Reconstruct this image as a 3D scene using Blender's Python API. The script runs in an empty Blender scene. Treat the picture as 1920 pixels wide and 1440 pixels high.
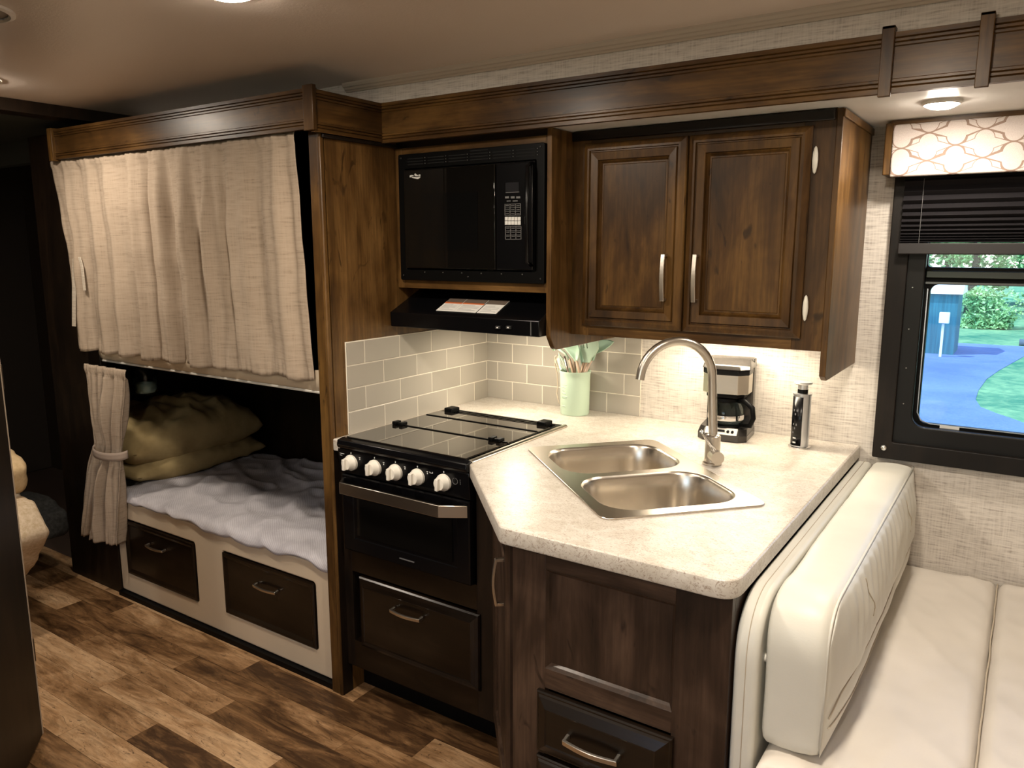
import bpy, bmesh, math, random
from mathutils import Vector, Matrix, noise
random.seed(7)
PI = math.pi
scn = bpy.context.scene
COL = scn.collection

# ------------------------------------------------------------------ camera, world, sun, room lights, exposure
F_PX = 1450.0
PITCH = math.atan(257 / F_PX)
YAW = math.atan(986 / (F_PX / math.cos(PITCH)))
CAM = Vector((0, 0, 1.52))
fwd = Vector((-math.sin(YAW) * math.cos(PITCH), math.cos(YAW) * math.cos(PITCH), -math.sin(PITCH)))
rgt = Vector((math.cos(YAW), math.sin(YAW), 0))
upv = rgt.cross(fwd)
cd = bpy.data.cameras.new('camera'); cam = bpy.data.objects.new('camera', cd); COL.objects.link(cam)
cd.sensor_fit = 'HORIZONTAL'; cd.sensor_width = 36; cd.lens = 36 * F_PX / 1920; cd.clip_start = .02; cd.clip_end = 300
cam.matrix_world = Matrix(((rgt.x, upv.x, -fwd.x, CAM.x), (rgt.y, upv.y, -fwd.y, CAM.y), (rgt.z, upv.z, -fwd.z, CAM.z), (0, 0, 0, 1)))
scn.camera = cam

def at(px, py, Y):                       # a pixel of the 1920x1440 frame on the plane y=Y
    r = fwd * F_PX + rgt * (px - 960) + upv * (720 - py)
    return CAM + r * ((Y - CAM.y) / r.y)

def new_nodes(idb):
    idb.use_nodes = True
    nt = idb.node_tree; nt.nodes.clear(); return nt

w = bpy.data.worlds.new('world'); scn.world = w
nt = new_nodes(w)
sky = nt.nodes.new('ShaderNodeTexSky'); sky.sky_type = 'NISHITA'; sky.sun_disc = False
sky.sun_elevation = math.radians(48); sky.sun_rotation = math.radians(150)
bg = nt.nodes.new('ShaderNodeBackground'); bg.inputs[1].default_value = .30
ow = nt.nodes.new('ShaderNodeOutputWorld')
nt.links.new(sky.outputs[0], bg.inputs[0]); nt.links.new(bg.outputs[0], ow.inputs[0])
sd = bpy.data.lights.new('sun', 'SUN'); so = bpy.data.objects.new('sun', sd); COL.objects.link(so)
sd.energy = 3.3; sd.color = (.85, .95, 1.0); sd.angle = .01
so.rotation_euler = Vector((-.45, -.40, .85)).to_track_quat('Z', 'Y').to_euler()

WARM = (1.0, .865, .70)
def area(name, loc, size, power, color=WARM, sy=None, spread=None, aim=None):
    l = bpy.data.lights.new(name, 'AREA'); l.energy = power; l.color = color; l.size = size
    if sy: l.shape = 'RECTANGLE'; l.size_y = sy
    else: l.shape = 'DISK'
    if spread: l.spread = spread
    o = bpy.data.objects.new(name, l); COL.objects.link(o); o.location = loc
    if aim: o.rotation_euler = (Vector(loc) - Vector(aim)).to_track_quat('Z', 'Y').to_euler()
    return o
# the room's ceiling lamps: two rows of puck lights (their fittings are built further down)
LAMPS = [(-2.93, 1.24), (-1.487, 1.130), (-.30, 1.05), (-1.5, -.45), (-.1, -.6)]
LAMP_W = [2.8, 4.2, 5.6, 4, 7]
for (lx, ly), pw in zip(LAMPS, LAMP_W):
    area('lamp_light', (lx, ly, 2.022), .11, pw)
area('slide_lamp_light', (-.226, 2.2, 1.846), .07, 1.7, (1, .90, .76))
area('cabinet_lamp_light', (-.80, 2.40, 1.228), .42, 2.5, (1, .86, .66), sy=.05)
area('hood_lamp_light', (-1.52, 2.30, 1.236), .10, 1.3, (1, .87, .68), sy=.06)

pl_ = area('window_portal', (-.75, -1.61, 1.35), 1.3, 1, (1, 1, 1), sy=.75, aim=(-.75, 5, 1.35)); pl_.data.cycles.is_portal = True
pl_ = area('window_portal', (.149, 2.60, 1.30), 1.0, 1, (1, 1, 1), sy=.8, aim=(.149, -5, 1.30)); pl_.data.cycles.is_portal = True
vs = scn.view_settings
scn.display_settings.display_device = 'sRGB'
vs.view_transform = 'Standard'; vs.look = 'None'; vs.exposure = 1.15; vs.gamma = 1; vs.use_curve_mapping = False
scn.cycles.max_bounces = 8; scn.cycles.diffuse_bounces = 4; scn.cycles.glossy_bounces = 4
scn.cycles.transmission_bounces = 8; scn.cycles.transparent_max_bounces = 8
scn.cycles.sample_clamp_indirect = 4; scn.cycles.caustics_reflective = False; scn.cycles.caustics_refractive = False
scn.cycles.use_denoising = True

# ------------------------------------------------------------------ materials
class NT:
    def __init__(s, name):
        s.m = bpy.data.materials.new(name); s.t = new_nodes(s.m)
        s.b = s.n('ShaderNodeBsdfPrincipled'); o = s.n('ShaderNodeOutputMaterial'); s.l(s.b.outputs[0], o.inputs[0]); s.o = o
    def n(s, k, **kw):
        x = s.t.nodes.new(k)
        for a, v in kw.items(): setattr(x, a, v)
        return x
    def l(s, a, b): s.t.links.new(a, b)
    def set(s, **kw):
        for k, v in kw.items():
            i = s.b.inputs[k.replace('_', ' ')]
            i.default_value = (*v, 1) if isinstance(v, tuple) and len(v) == 3 else v
        return s
    def coords(s, scale, rnd=True):
        tc = s.n('ShaderNodeTexCoord'); mp = s.n('ShaderNodeMapping'); mp.inputs['Scale'].default_value = scale
        if rnd:
            oi = s.n('ShaderNodeObjectInfo'); v = s.n('ShaderNodeVectorMath', operation='SCALE')
            c = s.n('ShaderNodeCombineXYZ'); s.l(oi.outputs['Random'], c.inputs[0]); s.l(oi.outputs['Random'], c.inputs[1]); s.l(oi.outputs['Random'], c.inputs[2])
            s.l(c.outputs[0], v.inputs[0]); v.inputs['Scale'].default_value = 17
            a = s.n('ShaderNodeVectorMath', operation='ADD'); s.l(tc.outputs['Object'], a.inputs[0]); s.l(v.outputs[0], a.inputs[1]); s.l(a.outputs[0], mp.inputs[0])
        else: s.l(tc.outputs['Object'], mp.inputs[0])
        return mp.outputs[0]
    def noise(s, vec, scale, detail=4, rough=.5, dist=0):
        x = s.n('ShaderNodeTexNoise'); s.l(vec, x.inputs['Vector'])
        x.inputs['Scale'].default_value = scale; x.inputs['Detail'].default_value = detail
        x.inputs['Roughness'].default_value = rough; x.inputs['Distortion'].default_value = dist
        return x.outputs['Fac']
    def ramp(s, fac, stops):
        r = s.n('ShaderNodeValToRGB'); s.l(fac, r.inputs[0])
        while len(r.color_ramp.elements) < len(stops): r.color_ramp.elements.new(.5)
        for e, (p, c) in zip(r.color_ramp.elements, stops):
            e.position = p; e.color = (*c, 1) if isinstance(c, tuple) else (c, c, c, 1)
        return r.outputs[0]
    def mix(s, fac, a, b, mode='MIX'):
        x = s.n('ShaderNodeMix', data_type='RGBA', blend_type=mode)
        for i, v in ((0, fac), (6, a), (7, b)):
            if isinstance(v, (int, float)): x.inputs[i].default_value = v
            elif isinstance(v, tuple): x.inputs[i].default_value = (*v, 1)
            else: s.l(v, x.inputs[i])
        return x.outputs[2]
    def math(s, op, a, b=None):
        x = s.n('ShaderNodeMath', operation=op)
        for i, v in ((0, a), (1, b)):
            if v is None: continue
            if isinstance(v, (int, float)): x.inputs[i].default_value = v
            else: s.l(v, x.inputs[i])
        return x.outputs[0]
    def color(s, c): s.l(c, s.b.inputs['Base Color']); return s
    def bump(s, h, strength=.2, dist=.002):
        x = s.n('ShaderNodeBump'); x.inputs['Strength'].default_value = strength; x.inputs['Distance'].default_value = dist
        s.l(h, x.inputs['Height']); s.l(x.outputs[0], s.b.inputs['Normal']); return s

def plain(name, col, rough=.5, metal=0, **kw):
    return NT(name).set(Base_Color=col, Roughness=rough, Metallic=metal, **kw).m

def wood(name, axis, dark, mid, light, rough=.37, coat=.05):
    s = NT(name)
    st = {'x': (.16, 1, 1), 'y': (1, .16, 1), 'z': (1, 1, .16)}[axis]
    v = s.coords(st)
    g = s.noise(v, 9, 7, .62, 1.2)
    m = s.noise(s.coords(tuple(.5 + .5 * q for q in st)), 4.5, 4, .6, .8)
    fine = s.noise(s.coords({'x': (.04, 1, 1), 'y': (1, .04, 1), 'z': (1, 1, .04)}[axis]), 120, 3, .6)
    f = s.math('ADD', s.math('MULTIPLY', g, .55), s.math('MULTIPLY', m, .45))
    c = s.ramp(f, [(.34, dark), (.49, mid), (.64, light)])
    c = s.mix(.55, c, s.ramp(fine, [(.35, .45), (.62, 1.0)]), 'MULTIPLY')
    kn = s.noise(s.coords(tuple(.35 + .65 * q for q in st)), 13, 2, .5, 2.5)
    c = s.mix(s.ramp(kn, [(.66, 0.0), (.74, .75)]), c, dark)
    s.color(c); s.bump(fine, .10, .001)
    s.set(Roughness=rough, Coat_Weight=coat, Coat_Roughness=.22, Specular_IOR_Level=.24)
    return s.m
D, MI, LI = (.015, .0070, .0022), (.068, .032, .0088), (.160, .082, .022)
WZ = wood('walnut_vertical', 'z', D, MI, LI)
WX = wood('walnut_long', 'x', D, MI, LI)
WY = wood('walnut_deep', 'y', D, MI, LI)
OD, OM, OL = (.025, .0115, .0036), (.092, .045, .0125), (.185, .098, .031)
PZ = wood('stained_panel', 'z', OD, OM, OL, .38)
PX = wood('stained_rail', 'x', OD, OM, OL, .38)
BZ = wood('dark_walnut_base', 'z', (.010, .0058, .0036), (.037, .021, .013), (.085, .051, .033), .42, .10)
BX = wood('dark_walnut_rail', 'x', (.010, .0058, .0036), (.037, .021, .013), (.085, .051, .033), .42, .10)
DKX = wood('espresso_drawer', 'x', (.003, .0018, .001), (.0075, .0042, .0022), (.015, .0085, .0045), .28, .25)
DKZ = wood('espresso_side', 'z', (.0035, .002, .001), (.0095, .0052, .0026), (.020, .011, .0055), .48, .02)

def floor_mat():
    s = NT('plank_floor')
    v = s.coords((.22, 1, 1))
    g = s.noise(v, 14, 7, .68, 1.6); m = s.noise(s.coords((.5, 1, 1)), 5, 4, .6, 1.0)
    oi = s.n('ShaderNodeObjectInfo')
    f = s.math('ADD', s.math('ADD', s.math('MULTIPLY', g, .6), s.math('MULTIPLY', m, .42)), s.math('MULTIPLY', s.math('SUBTRACT', oi.outputs['Random'], .5), .34))
    c = s.ramp(f, [(.33, (.055, .026, .010)), (.45, (.19, .10, .042)), (.56, (.35, .205, .10)), (.68, (.52, .34, .19))])
    fs = s.noise(s.coords((.10, 1, 1)), 90, 4, .7, .6); c = s.mix(.5, c, s.ramp(fs, [(.36, .35), (.55, 1.0)]), 'MULTIPLY')
    cr = s.noise(s.coords((.3, 1, 1)), 30, 4, .75, 3.5)
    c = s.mix(s.ramp(cr, [(.59, 0.0), (.66, .75)]), c, (.045, .022, .010))
    s.color(c).bump(g, .15, .0015).set(Roughness=.42, Specular_IOR_Level=.35)
    return s.m
FLOOR = floor_mat()

def linen(name, a, b, rough=.85, sc=1.0, st=(.36, .50, .57), fq=60):
    s = NT(name)
    h = s.noise(s.coords((.16 * sc, .16 * sc, 2.2 * sc), False), fq, 4, .6)
    v = s.noise(s.coords((2.2 * sc, 2.2 * sc, .12 * sc), False), fq, 3, .6)
    big = s.noise(s.coords((.3, .3, 1), False), 7, 3, .5)
    f = s.math('ADD', s.math('MULTIPLY', h, .7), s.math('MULTIPLY', v, .3))
    c = s.ramp(f, [(st[0], a), (st[1], tuple(.3 * x + .7 * y for x, y in zip(a, b))), (st[2], b)])
    c = s.mix(s.math('MULTIPLY', big, .22), c, tuple(.6 * q for q in b))
    s.color(c).bump(f, .25, .001).set(Roughness=rough, Specular_IOR_Level=.2)
    return s.m
WALLP = linen('linen_wallpaper', (.33, .29, .255), (.64, .595, .535), .8, 1.0, (.35, .47, .58), 95)
WALLR = plain('plain_wall', (.74, .66, .56), .8)
CURT = linen('curtain_linen', (.245, .19, .14), (.40, .32, .245), .9, 1.0, (.32, .46, .62), 90)
def ceil_mat():
    s = NT('ceiling_vinyl'); n = s.noise(s.coords((1, 1, 1), False), 160, 3, .6); w_ = s.noise(s.coords((1, 1, 1), False), 1.6, 2, .5)
    h = s.math('ADD', s.math('MULTIPLY', n, .04), w_)
    s.set(Base_Color=(.70, .60, .52), Roughness=.38, Specular_IOR_Level=.5).bump(h, .6, .02); return s.m
CEIL = ceil_mat()
SOFF = plain('white_soffit', (.78, .76, .72), .45)
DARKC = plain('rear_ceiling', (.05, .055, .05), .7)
def counter_mat():
    s = NT('speckled_laminate')
    v1 = s.noise(s.coords((1, 1.8, 1), False), 80, 5, .74, 2.2)
    v2 = s.noise(s.coords((1, 1, 1), False), 14, 4, .6, 1.2)
    c = s.ramp(v2, [(.35, (.50, .455, .39)), (.6, (.60, .56, .50))])
    c = s.mix(s.ramp(v1, [(.52, 0.0), (.61, .8)]), c, (.27, .20, .15))
    s.color(c).set(Roughness=.36, Specular_IOR_Level=.5); return s.m
COUNT = counter_mat()
STEEL = plain('brushed_steel', (.60, .55, .48), .27, 1)
NICKEL = plain('brushed_nickel', (.58, .54, .48), .28, 1)
CHROME = plain('chrome', (.8, .8, .8), .12, 1)
BLACK = plain('black_enamel', (.0025, .0025, .003), .24, Specular_IOR_Level=.25)
BLACKM = plain('black_plastic', (.002, .002, .002), .45, Specular_IOR_Level=.1)
BGLASS = plain('black_glass', (.004, .0035, .003), .04, Specular_IOR_Level=.35)
COOKG = plain('cooktop_glass', (.010, .008, .006), .035, Specular_IOR_Level=1.0, Coat_Weight=.8, Coat_Roughness=.03)
WHITE = plain('white_plastic', (.75, .73, .68), .35)
WPRINT = plain('white_print', (.62, .62, .60), .6)
GPRINT = plain('grey_print', (.10, .10, .10), .6)
ORANGE = plain('orange_print', (.62, .16, .05), .6)
BRPRINT = plain('brown_print', (.12, .09, .07), .6)
PAPER = plain('label_paper', (.72, .71, .68), .6)
KNOB = plain('knob_ivory', (.74, .70, .62), .3)
MINT = plain('mint_silicone', (.50, .64, .50), .5)
MINTS = [plain('mint_head', c_, .5) for c_ in ((.40, .56, .43), (.32, .48, .37), (.47, .62, .48))]
HWOOD = wood('pale_wood', 'z', (.34, .22, .15), (.48, .34, .24), (.58, .44, .33), .5, 0)
GROUT = plain('grout', (.78, .73, .62), .8)
def tile_mat():
    s = NT('greige_tile'); oi = s.n('ShaderNodeObjectInfo')
    s.color(s.ramp(oi.outputs['Random'], [(0, (.36, .33, .28)), (1, (.44, .405, .35))])).set(Roughness=.30); return s.m
TILE = tile_mat()
def leather(name, c, s1=.16):
    s = NT(name); n = s.noise(s.coords((1, 1, 1), False), 260, 3, .6); b_ = s.noise(s.coords((1, 1, 1), False), 5, 3, .55)
    s.color(s.ramp(b_, [(.3, tuple(.9 * q for q in c)), (.7, c)])).bump(n, s1, .001).set(Roughness=.42, Specular_IOR_Level=.4); return s.m
CREAM = leather('cream_vinyl', (.66, .645, .575))
CREAM2 = leather('cream_seat_vinyl', (.70, .65, .585))
BUNKC = leather('bunk_vinyl', (.56, .46, .34))
STITCH = plain('seam_thread', (.50, .43, .33), .8)
def cloth(name, a, b, sc=30, stripe=False):
    s = NT(name); n = s.noise(s.coords((1, 1, 1), False), sc, 4, .6)
    c = s.ramp(n, [(.35, a), (.65, b)])
    if stripe:
        w_ = s.n('ShaderNodeTexWave', wave_type='BANDS', bands_direction='DIAGONAL'); s.l(s.coords((1, 1, 1), False), w_.inputs[0]); w_.inputs['Scale'].default_value = 55; w_.inputs['Distortion'].default_value = 1.5
        c = s.mix(.18, c, w_.outputs[0], 'MULTIPLY'); s.bump(w_.outputs['Fac'], .2, .001)
    s.color(c).set(Roughness=.95, Specular_IOR_Level=.1); return s.m
SHEET = cloth('grey_white_sheet', (.44, .42, .45), (.54, .52, .55), 12, True)
KHAKI = cloth('khaki_cotton', (.22, .16, .075), (.32, .245, .12), 7)
FLEECE = cloth('beige_fleece', (.52, .40, .26), (.68, .56, .42), 70)
RUGM = cloth('slate_cloth', (.017, .017, .016), (.032, .032, .031), 60)
def glass(name, tint=(1, 1, 1), alpha=.12):
    s = NT(name); tr = s.n('ShaderNodeBsdfTransparent'); tr.inputs[0].default_value = (*tint, 1)
    gl = s.n('ShaderNodeBsdfGlossy'); gl.inputs['Roughness'].default_value = .02
    fr = s.n('ShaderNodeFresnel'); fr.inputs[0].default_value = 1.45; mx = s.n('ShaderNodeMixShader')
    s.l(fr.outputs[0], mx.inputs[0]); s.l(tr.outputs[0], mx.inputs[1]); s.l(gl.outputs[0], mx.inputs[2]); s.l(mx.outputs[0], s.o.inputs[0]); return s.m
GLASS = glass('window_glass', (.93, .97, 1))
JGLASS = glass('jar_glass', (.80, .90, .88))
def emit(name, c, st):
    s = NT(name); s.set(Base_Color=(.8, .8, .8), Roughness=.4, Emission_Color=c, Emission_Strength=st); return s.m
LENS = emit('lamp_lens', (1, .88, .74), 90)
def pelmet_mat():
    s = NT('trellis_fabric'); tc = s.n('ShaderNodeTexCoord'); sp = s.n('ShaderNodeSeparateXYZ'); s.l(tc.outputs['Object'], sp.inputs[0])
    nz = s.noise(s.coords((1, 1, 1), False), 900, 2)
    def pp(v, c, w_):
        x = s.n('ShaderNodeMath', operation='PINGPONG'); s.l(s.math('SUBTRACT', v, c), x.inputs[0]); x.inputs[1].default_value = w_; return x.outputs[0]
    W_, H_ = .0655, .0365
    ax = pp(sp.outputs[0], -.2085, W_); az = pp(sp.outputs[2], 1.824, H_)
    def shape(x, z):
        cz = s.math('SUBTRACT', z, .0125)
        lobe = s.math('SUBTRACT', s.math('SQRT', s.math('ADD', s.math('MULTIPLY', x, x), s.math('MULTIPLY', cz, cz))), .0215)
        wing = s.math('SUBTRACT', s.math('ADD', s.math('MULTIPLY', x, .36), z), .0205)
        st_ = s.math('SUBTRACT', s.math('MAXIMUM', s.math('SUBTRACT', x, .020), s.math('SUBTRACT', z, .0045)), .0085)
        return s.math('MINIMUM', lobe, wing)
    m1 = shape(ax, az); m2 = shape(s.math('SUBTRACT', W_, ax), s.math('SUBTRACT', H_, az))
    wv = s.noise(s.coords((1, 1, 1), False), 16, 1)
    def band(m, lo, hi): return s.math('MULTIPLY', s.math('GREATER_THAN', m, lo), s.math('LESS_THAN', m, hi))
    both = s.math('MULTIPLY', s.math('GREATER_THAN', m1, 0.0), s.math('GREATER_THAN', m2, 0.0))
    l1 = s.math('MULTIPLY', band(m1, .0003, s.math('MULTIPLY', s.math('SUBTRACT', wv, .25), .022)), both)
    l2 = s.math('MULTIPLY', band(m2, .0003, .0022), both)
    line = s.math('MAXIMUM', l1, l2)
    base = s.ramp(nz, [(.3, (.46, .40, .37)), (.7, (.58, .52, .48))])
    s.color(s.mix(line, base, (.24, .165, .13))).set(Roughness=.9).bump(nz, .3, .0006); return s.m
PELM = pelmet_mat()

# ------------------------------------------------------------------ mesh helper
WLOC = {}
def link(o, parent=None):
    COL.objects.link(o)
    if parent is not None:
        o.parent = parent; o.location = -WLOC.get(parent.name, Vector((0, 0, 0))) if parent.type == 'EMPTY' else Vector((0, 0, 0))
    return o
def thing(name, label, cat, loc=(0, 0, 0), group=None, kind=None):
    o = bpy.data.objects.new(name, None); o.empty_display_size = .05; COL.objects.link(o); o.location = loc
    WLOC[o.name] = Vector(loc)
    tag(o, label, cat, group, kind); return o
def tag(o, label=None, cat=None, group=None, kind=None):
    if label: o['label'] = label
    if cat: o['category'] = cat
    if group: o['group'] = group
    if kind: o['kind'] = kind
    return o
class G:
    def __init__(s, T=None): s.v = []; s.f = []; s.T = T
    def add(s, vs_, fs):
        b = len(s.v); s.v += [Vector(p) for p in vs_]; s.f += [tuple(b + i for i in q) for q in fs]; return s
    def box(s, x0, x1, y0, y1, z0, z1):
        vs_ = [(x, y, z) for z in (z0, z1) for y in (y0, y1) for x in (x0, x1)]
        return s.add(vs_, [(0, 2, 3, 1), (4, 5, 7, 6), (0, 1, 5, 4), (2, 6, 7, 3), (0, 4, 6, 2), (1, 3, 7, 5)])
    def loft(s, rings, cap0=True, cap1=True, closed=True):
        n = len(rings[0]); b = len(s.v); vs_ = [p for r in rings for p in r]; fs = []
        for k in range(len(rings) - 1):
            for i in range(n if closed else n - 1):
                j = (i + 1) % n; fs.append((k * n + i, k * n + j, (k + 1) * n + j, (k + 1) * n + i))
        if cap0: fs.append(tuple(range(n))[::-1])
        if cap1: fs.append(tuple((len(rings) - 1) * n + i for i in range(n)))
        return s.add(vs_, fs)
    def prism(s, pts, z0, z1): return s.loft([[(x, y, z0) for x, y in pts], [(x, y, z1) for x, y in pts]])
    def extr(s, prof, axis, a, b):          # profile in the other two axes
        mk = {'x': lambda t, p: (t, p[0], p[1]), 'y': lambda t, p: (p[0], t, p[1]), 'z': lambda t, p: (p[0], p[1], t)}[axis]
        return s.loft([[mk(a, p) for p in prof], [mk(b, p) for p in prof]])
    def lathe(s, prof, c=(0, 0, 0), n=24, axis='z', cap=True):
        rings = []
        for r, h in prof:
            ring = []
            for i in range(n):
                a = 2 * PI * i / n; p = (r * math.cos(a), r * math.sin(a), h)
                if axis == 'y': p = (p[0], h, -p[1])
                if axis == 'x': p = (h, p[0], p[1])
                ring.append((c[0] + p[0], c[1] + p[1], c[2] + p[2]))
            rings.append(ring)
        return s.loft(rings, cap, cap)
    def tube(s, path, r, n=10, cap=True, flat=1.0):
        path = [Vector(p) for p in path]; rings = []; prev = None
        for i, p in enumerate(path):
            t = (path[min(i + 1, len(path) - 1)] - path[max(i - 1, 0)]).normalized()
            if prev is None:
                u = t.cross(Vector((0, 0, 1))); u = u if u.length > .05 else t.cross(Vector((0, 1, 0))); u.normalize()
            else: u = (prev - t * prev.dot(t)).normalized()
            prev = u; w_ = t.cross(u); rr = r[i] if isinstance(r, (list, tuple)) else r
            rings.append([p + (u * math.cos(2 * PI * k / n) + w_ * math.sin(2 * PI * k / n) * flat) * rr for k in range(n)])
        return s.loft(rings, cap, cap)
    def grid(s, fn, nu, nv):
        vs_ = [fn(i / nu, j / nv) for j in range(nv + 1) for i in range(nu + 1)]
        return s.add(vs_, [(j * (nu + 1) + i, j * (nu + 1) + i + 1, (j + 1) * (nu + 1) + i + 1, (j + 1) * (nu + 1) + i) for j in range(nv) for i in range(nu)])
    def rings(s, u0, u1, v0, v1, prof, M, back=True):
        """mitred frame: prof = [(inset, height)...] from the outside in; M maps (u, v, h) to 3-D."""
        rg = [[M(u0 + i, v0 + i, h), M(u1 - i, v0 + i, h), M(u1 - i, v1 - i, h), M(u0 + i, v1 - i, h)] for i, h in prof]
        return s.loft(rg, back, True)
    def build(s, name, mat, parent=None, smooth=False, bevel=0, seg=2, kind=None, label=None, solid=0, auto=None, sub=0):
        me = bpy.data.meshes.new(name)
        vs_ = [s.T @ p for p in s.v] if s.T else s.v
        me.from_pydata([tuple(p) for p in vs_], [], s.f)
        bm = bmesh.new(); bm.from_mesh(me)
        bmesh.ops.recalc_face_normals(bm, faces=bm.faces); bm.to_mesh(me); bm.free()
        me.materials.append(mat)
        if smooth or auto: me.polygons.foreach_set('use_smooth', [True] * len(me.polygons))
        if auto: me.set_sharp_from_angle(angle=math.radians(auto))
        o = bpy.data.objects.new(name, me); link(o, parent)
        if solid:
            md = o.modifiers.new('solid', 'SOLIDIFY'); md.thickness = solid; md.offset = 0
        if bevel:
            md = o.modifiers.new('bevel', 'BEVEL'); md.width = bevel; md.segments = seg; md.limit_method = 'ANGLE'; md.angle_limit = math.radians(35); md.harden_normals = False
            if seg > 1: me.polygons.foreach_set('use_smooth', [True] * len(me.polygons)); me.set_sharp_from_angle(angle=math.radians(30))
        if sub:
            md = o.modifiers.new('sub', 'SUBSURF'); md.levels = sub; md.render_levels = sub
        if kind: o['kind'] = kind
        if label: o['label'] = label
        return o
def rrect(x0, x1, y0, y1, r, n=6):
    out = []
    for cx, cy, a0 in ((x1 - r, y1 - r, 0), (x0 + r, y1 - r, 90), (x0 + r, y0 + r, 180), (x1 - r, y0 + r, 270)):
        for k in range(n + 1):
            a = math.radians(a0 + 90 * k / n); out.append((cx + r * math.cos(a), cy + r * math.sin(a)))
    return out
def round_poly(pts, rad, n=6):
    out = []
    for i, p in enumerate(pts):
        r = rad[i] if isinstance(rad, (list, tuple)) else rad
        p = Vector(p)
        if r <= 0: out.append(tuple(p)); continue
        a = (Vector(pts[i - 1]) - p).normalized(); b = (Vector(pts[(i + 1) % len(pts)]) - p).normalized()
        d = r / math.tan(a.angle(b) / 2)
        p0, p1 = p + a * d, p + b * d
        for k in range(n + 1):
            t = k / n; out.append(tuple(p0 * (1 - t) ** 2 + p * 2 * t * (1 - t) + p1 * t * t))
    return out
def plate(name, mat, loops, z0, z1, parent=None, bevel=0, T=None, **kw):
    """flat plate with holes: first loop the outline, the others holes; filled through a 2-D curve."""
    cu = bpy.data.curves.new('tmp', 'CURVE'); cu.dimensions = '2D'; cu.fill_mode = 'BOTH'
    cu.extrude = (z1 - z0) / 2 - bevel; cu.bevel_depth = bevel; cu.bevel_resolution = 2; cu.offset = -bevel
    for lp in loops:
        sp = cu.splines.new('POLY'); sp.points.add(len(lp) - 1); sp.use_cyclic_u = True
        for q, (x, y) in zip(sp.points, lp): q.co = (x, y, 0, 1)
    to = bpy.data.objects.new('tmp', cu); COL.objects.link(to)
    me = bpy.data.meshes.new_from_object(to.evaluated_get(bpy.context.evaluated_depsgraph_get()))
    bpy.data.objects.remove(to)
    me.name = name; me.transform(Matrix.Translation((0, 0, (z0 + z1) / 2)))
    if T: me.transform(T)
    me.materials.clear(); me.materials.append(mat)
    me.polygons.foreach_set('use_smooth', [True] * len(me.polygons)); me.set_sharp_from_angle(angle=math.radians(28))
    o = bpy.data.objects.new(name, me); link(o, parent)
    for k, v_ in kw.items(): o[k] = v_
    return o
def nz(x, y, z=0, s=1.0): return noise.noise(Vector((x * s, y * s, z * s)))

def pull(parent, a, b, out, w_=.013, d=.026, mat=None, name='handle'):
    """flat bowed metal pull from a to b, bowed towards out."""
    a, b, out = Vector(a), Vector(b), Vector(out).normalized(); g = G(); ax = (b - a).normalized(); sd_ = ax.cross(out).normalized()
    prof = []
    for k in range(13):
        t = k / 12; p = a.lerp(b, t); h = d * (.72 + .28 * math.sin(PI * t)); th = .0035
        c = p + out * h; n_ = out
        prof.append([c - sd_ * w_ / 2 - n_ * th, c + sd_ * w_ / 2 - n_ * th, c + sd_ * w_ / 2 + n_ * th, c - sd_ * w_ / 2 + n_ * th])
    g.loft(prof)
    for p, e in ((a, 1), (b, -1)):
        q = p + ax * e * .004
        r0 = [q + ax * sx * .004 + sd_ * sy * w_ / 2 for sx, sy in ((-1, -1), (1, -1), (1, 1), (-1, 1))]
        g.loft([[x for x in r0], [x + out * d * .74 for x in r0]])
    return g.build(name, mat or NICKEL, parent, bevel=.0012, seg=1)

# ------------------------------------------------------------------ the shell
Y0 = 2.56                                    # back wall of the slide-out
fl = G().box(-5.6, 1.3, -1.6, 2.7, -.06, -.003).build('floor', plain('subfloor', (.05, .03, .02), .8)); fl['kind'] = 'structure'
rows = {0: -3.10, 1: -3.318, 2: -2.957, 3: -2.583, 4: -3.057, 5: -2.42, 6: -2.75, 7: -3.0}
PL, PW = .838, .1092
for r in range(-1, 13):
    y1 = 1.691 - r * PW; y0 = y1 - PW
    x = rows.get(r, -3.2 + .29 * (r * 3 % 5)) - 3 * PL
    while x < .6:
        if x + PL > -5.0 and not (r > 6 and x > -.2):
            xa, xb = max(x, -5.5), min(x + PL, 1.25)
            G().box(xa + .0006, xb - .0006, y0 + .0006, y1 - .0006, -.003, random.uniform(0, .0004)).build('floor_plank', FLOOR, fl)
        x += PL
ce = G().box(-5.6, 1.3, -1.6, 2.02, 2.06, 2.12).build('ceiling', CEIL); ce['kind'] = 'structure'
st = lambda g, n, m, **k: tag(g.build(n, m, **k), kind='structure')
st(G().box(-1.836, 1.3, Y0, 2.62, .0, 1.90), 'wall_back', WALLP)
st(G().box(-5.8, 1.4, -1.66, 2.8, 2.121, 2.16), 'light_seal_top', DARKC)  # unseen lid added over the room to stop sky light leaking in
st(G().box(-5.8, 1.4, 2.62, 2.66, 1.60 + .26, 2.121), 'light_seal_side', DARKC)  # unseen strip added behind the slide-out top against sky leaks
st(G().box(-1.84, 1.3, 1.985, 2.62, 1.866, 1.93), 'ceiling_slide', SOFF)
st(G().box(-3.3, 1.3, 1.972, 2.02, 1.931, 2.06), 'wall_upper', WALLP)
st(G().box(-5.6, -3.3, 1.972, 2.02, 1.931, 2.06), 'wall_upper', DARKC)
st(G().box(1.2, 1.3, -1.6, 2.62, 0, 2.06), 'wall_right', WALLR)
st(G().box(1.3, 1.34, -1.66, 2.8, -.05, 2.13), 'light_seal_side', DARKC)  # right, rear and left skins are unseen, added to block stray sky light
st(G().box(-5.7, -1.836, 2.62, 2.68, -.05, 2.13), 'light_seal_side', DARKC)
st(G().box(-5.8, -5.66, -1.66, 2.8, -.05, 2.13), 'light_seal_side', DARKC)
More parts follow.
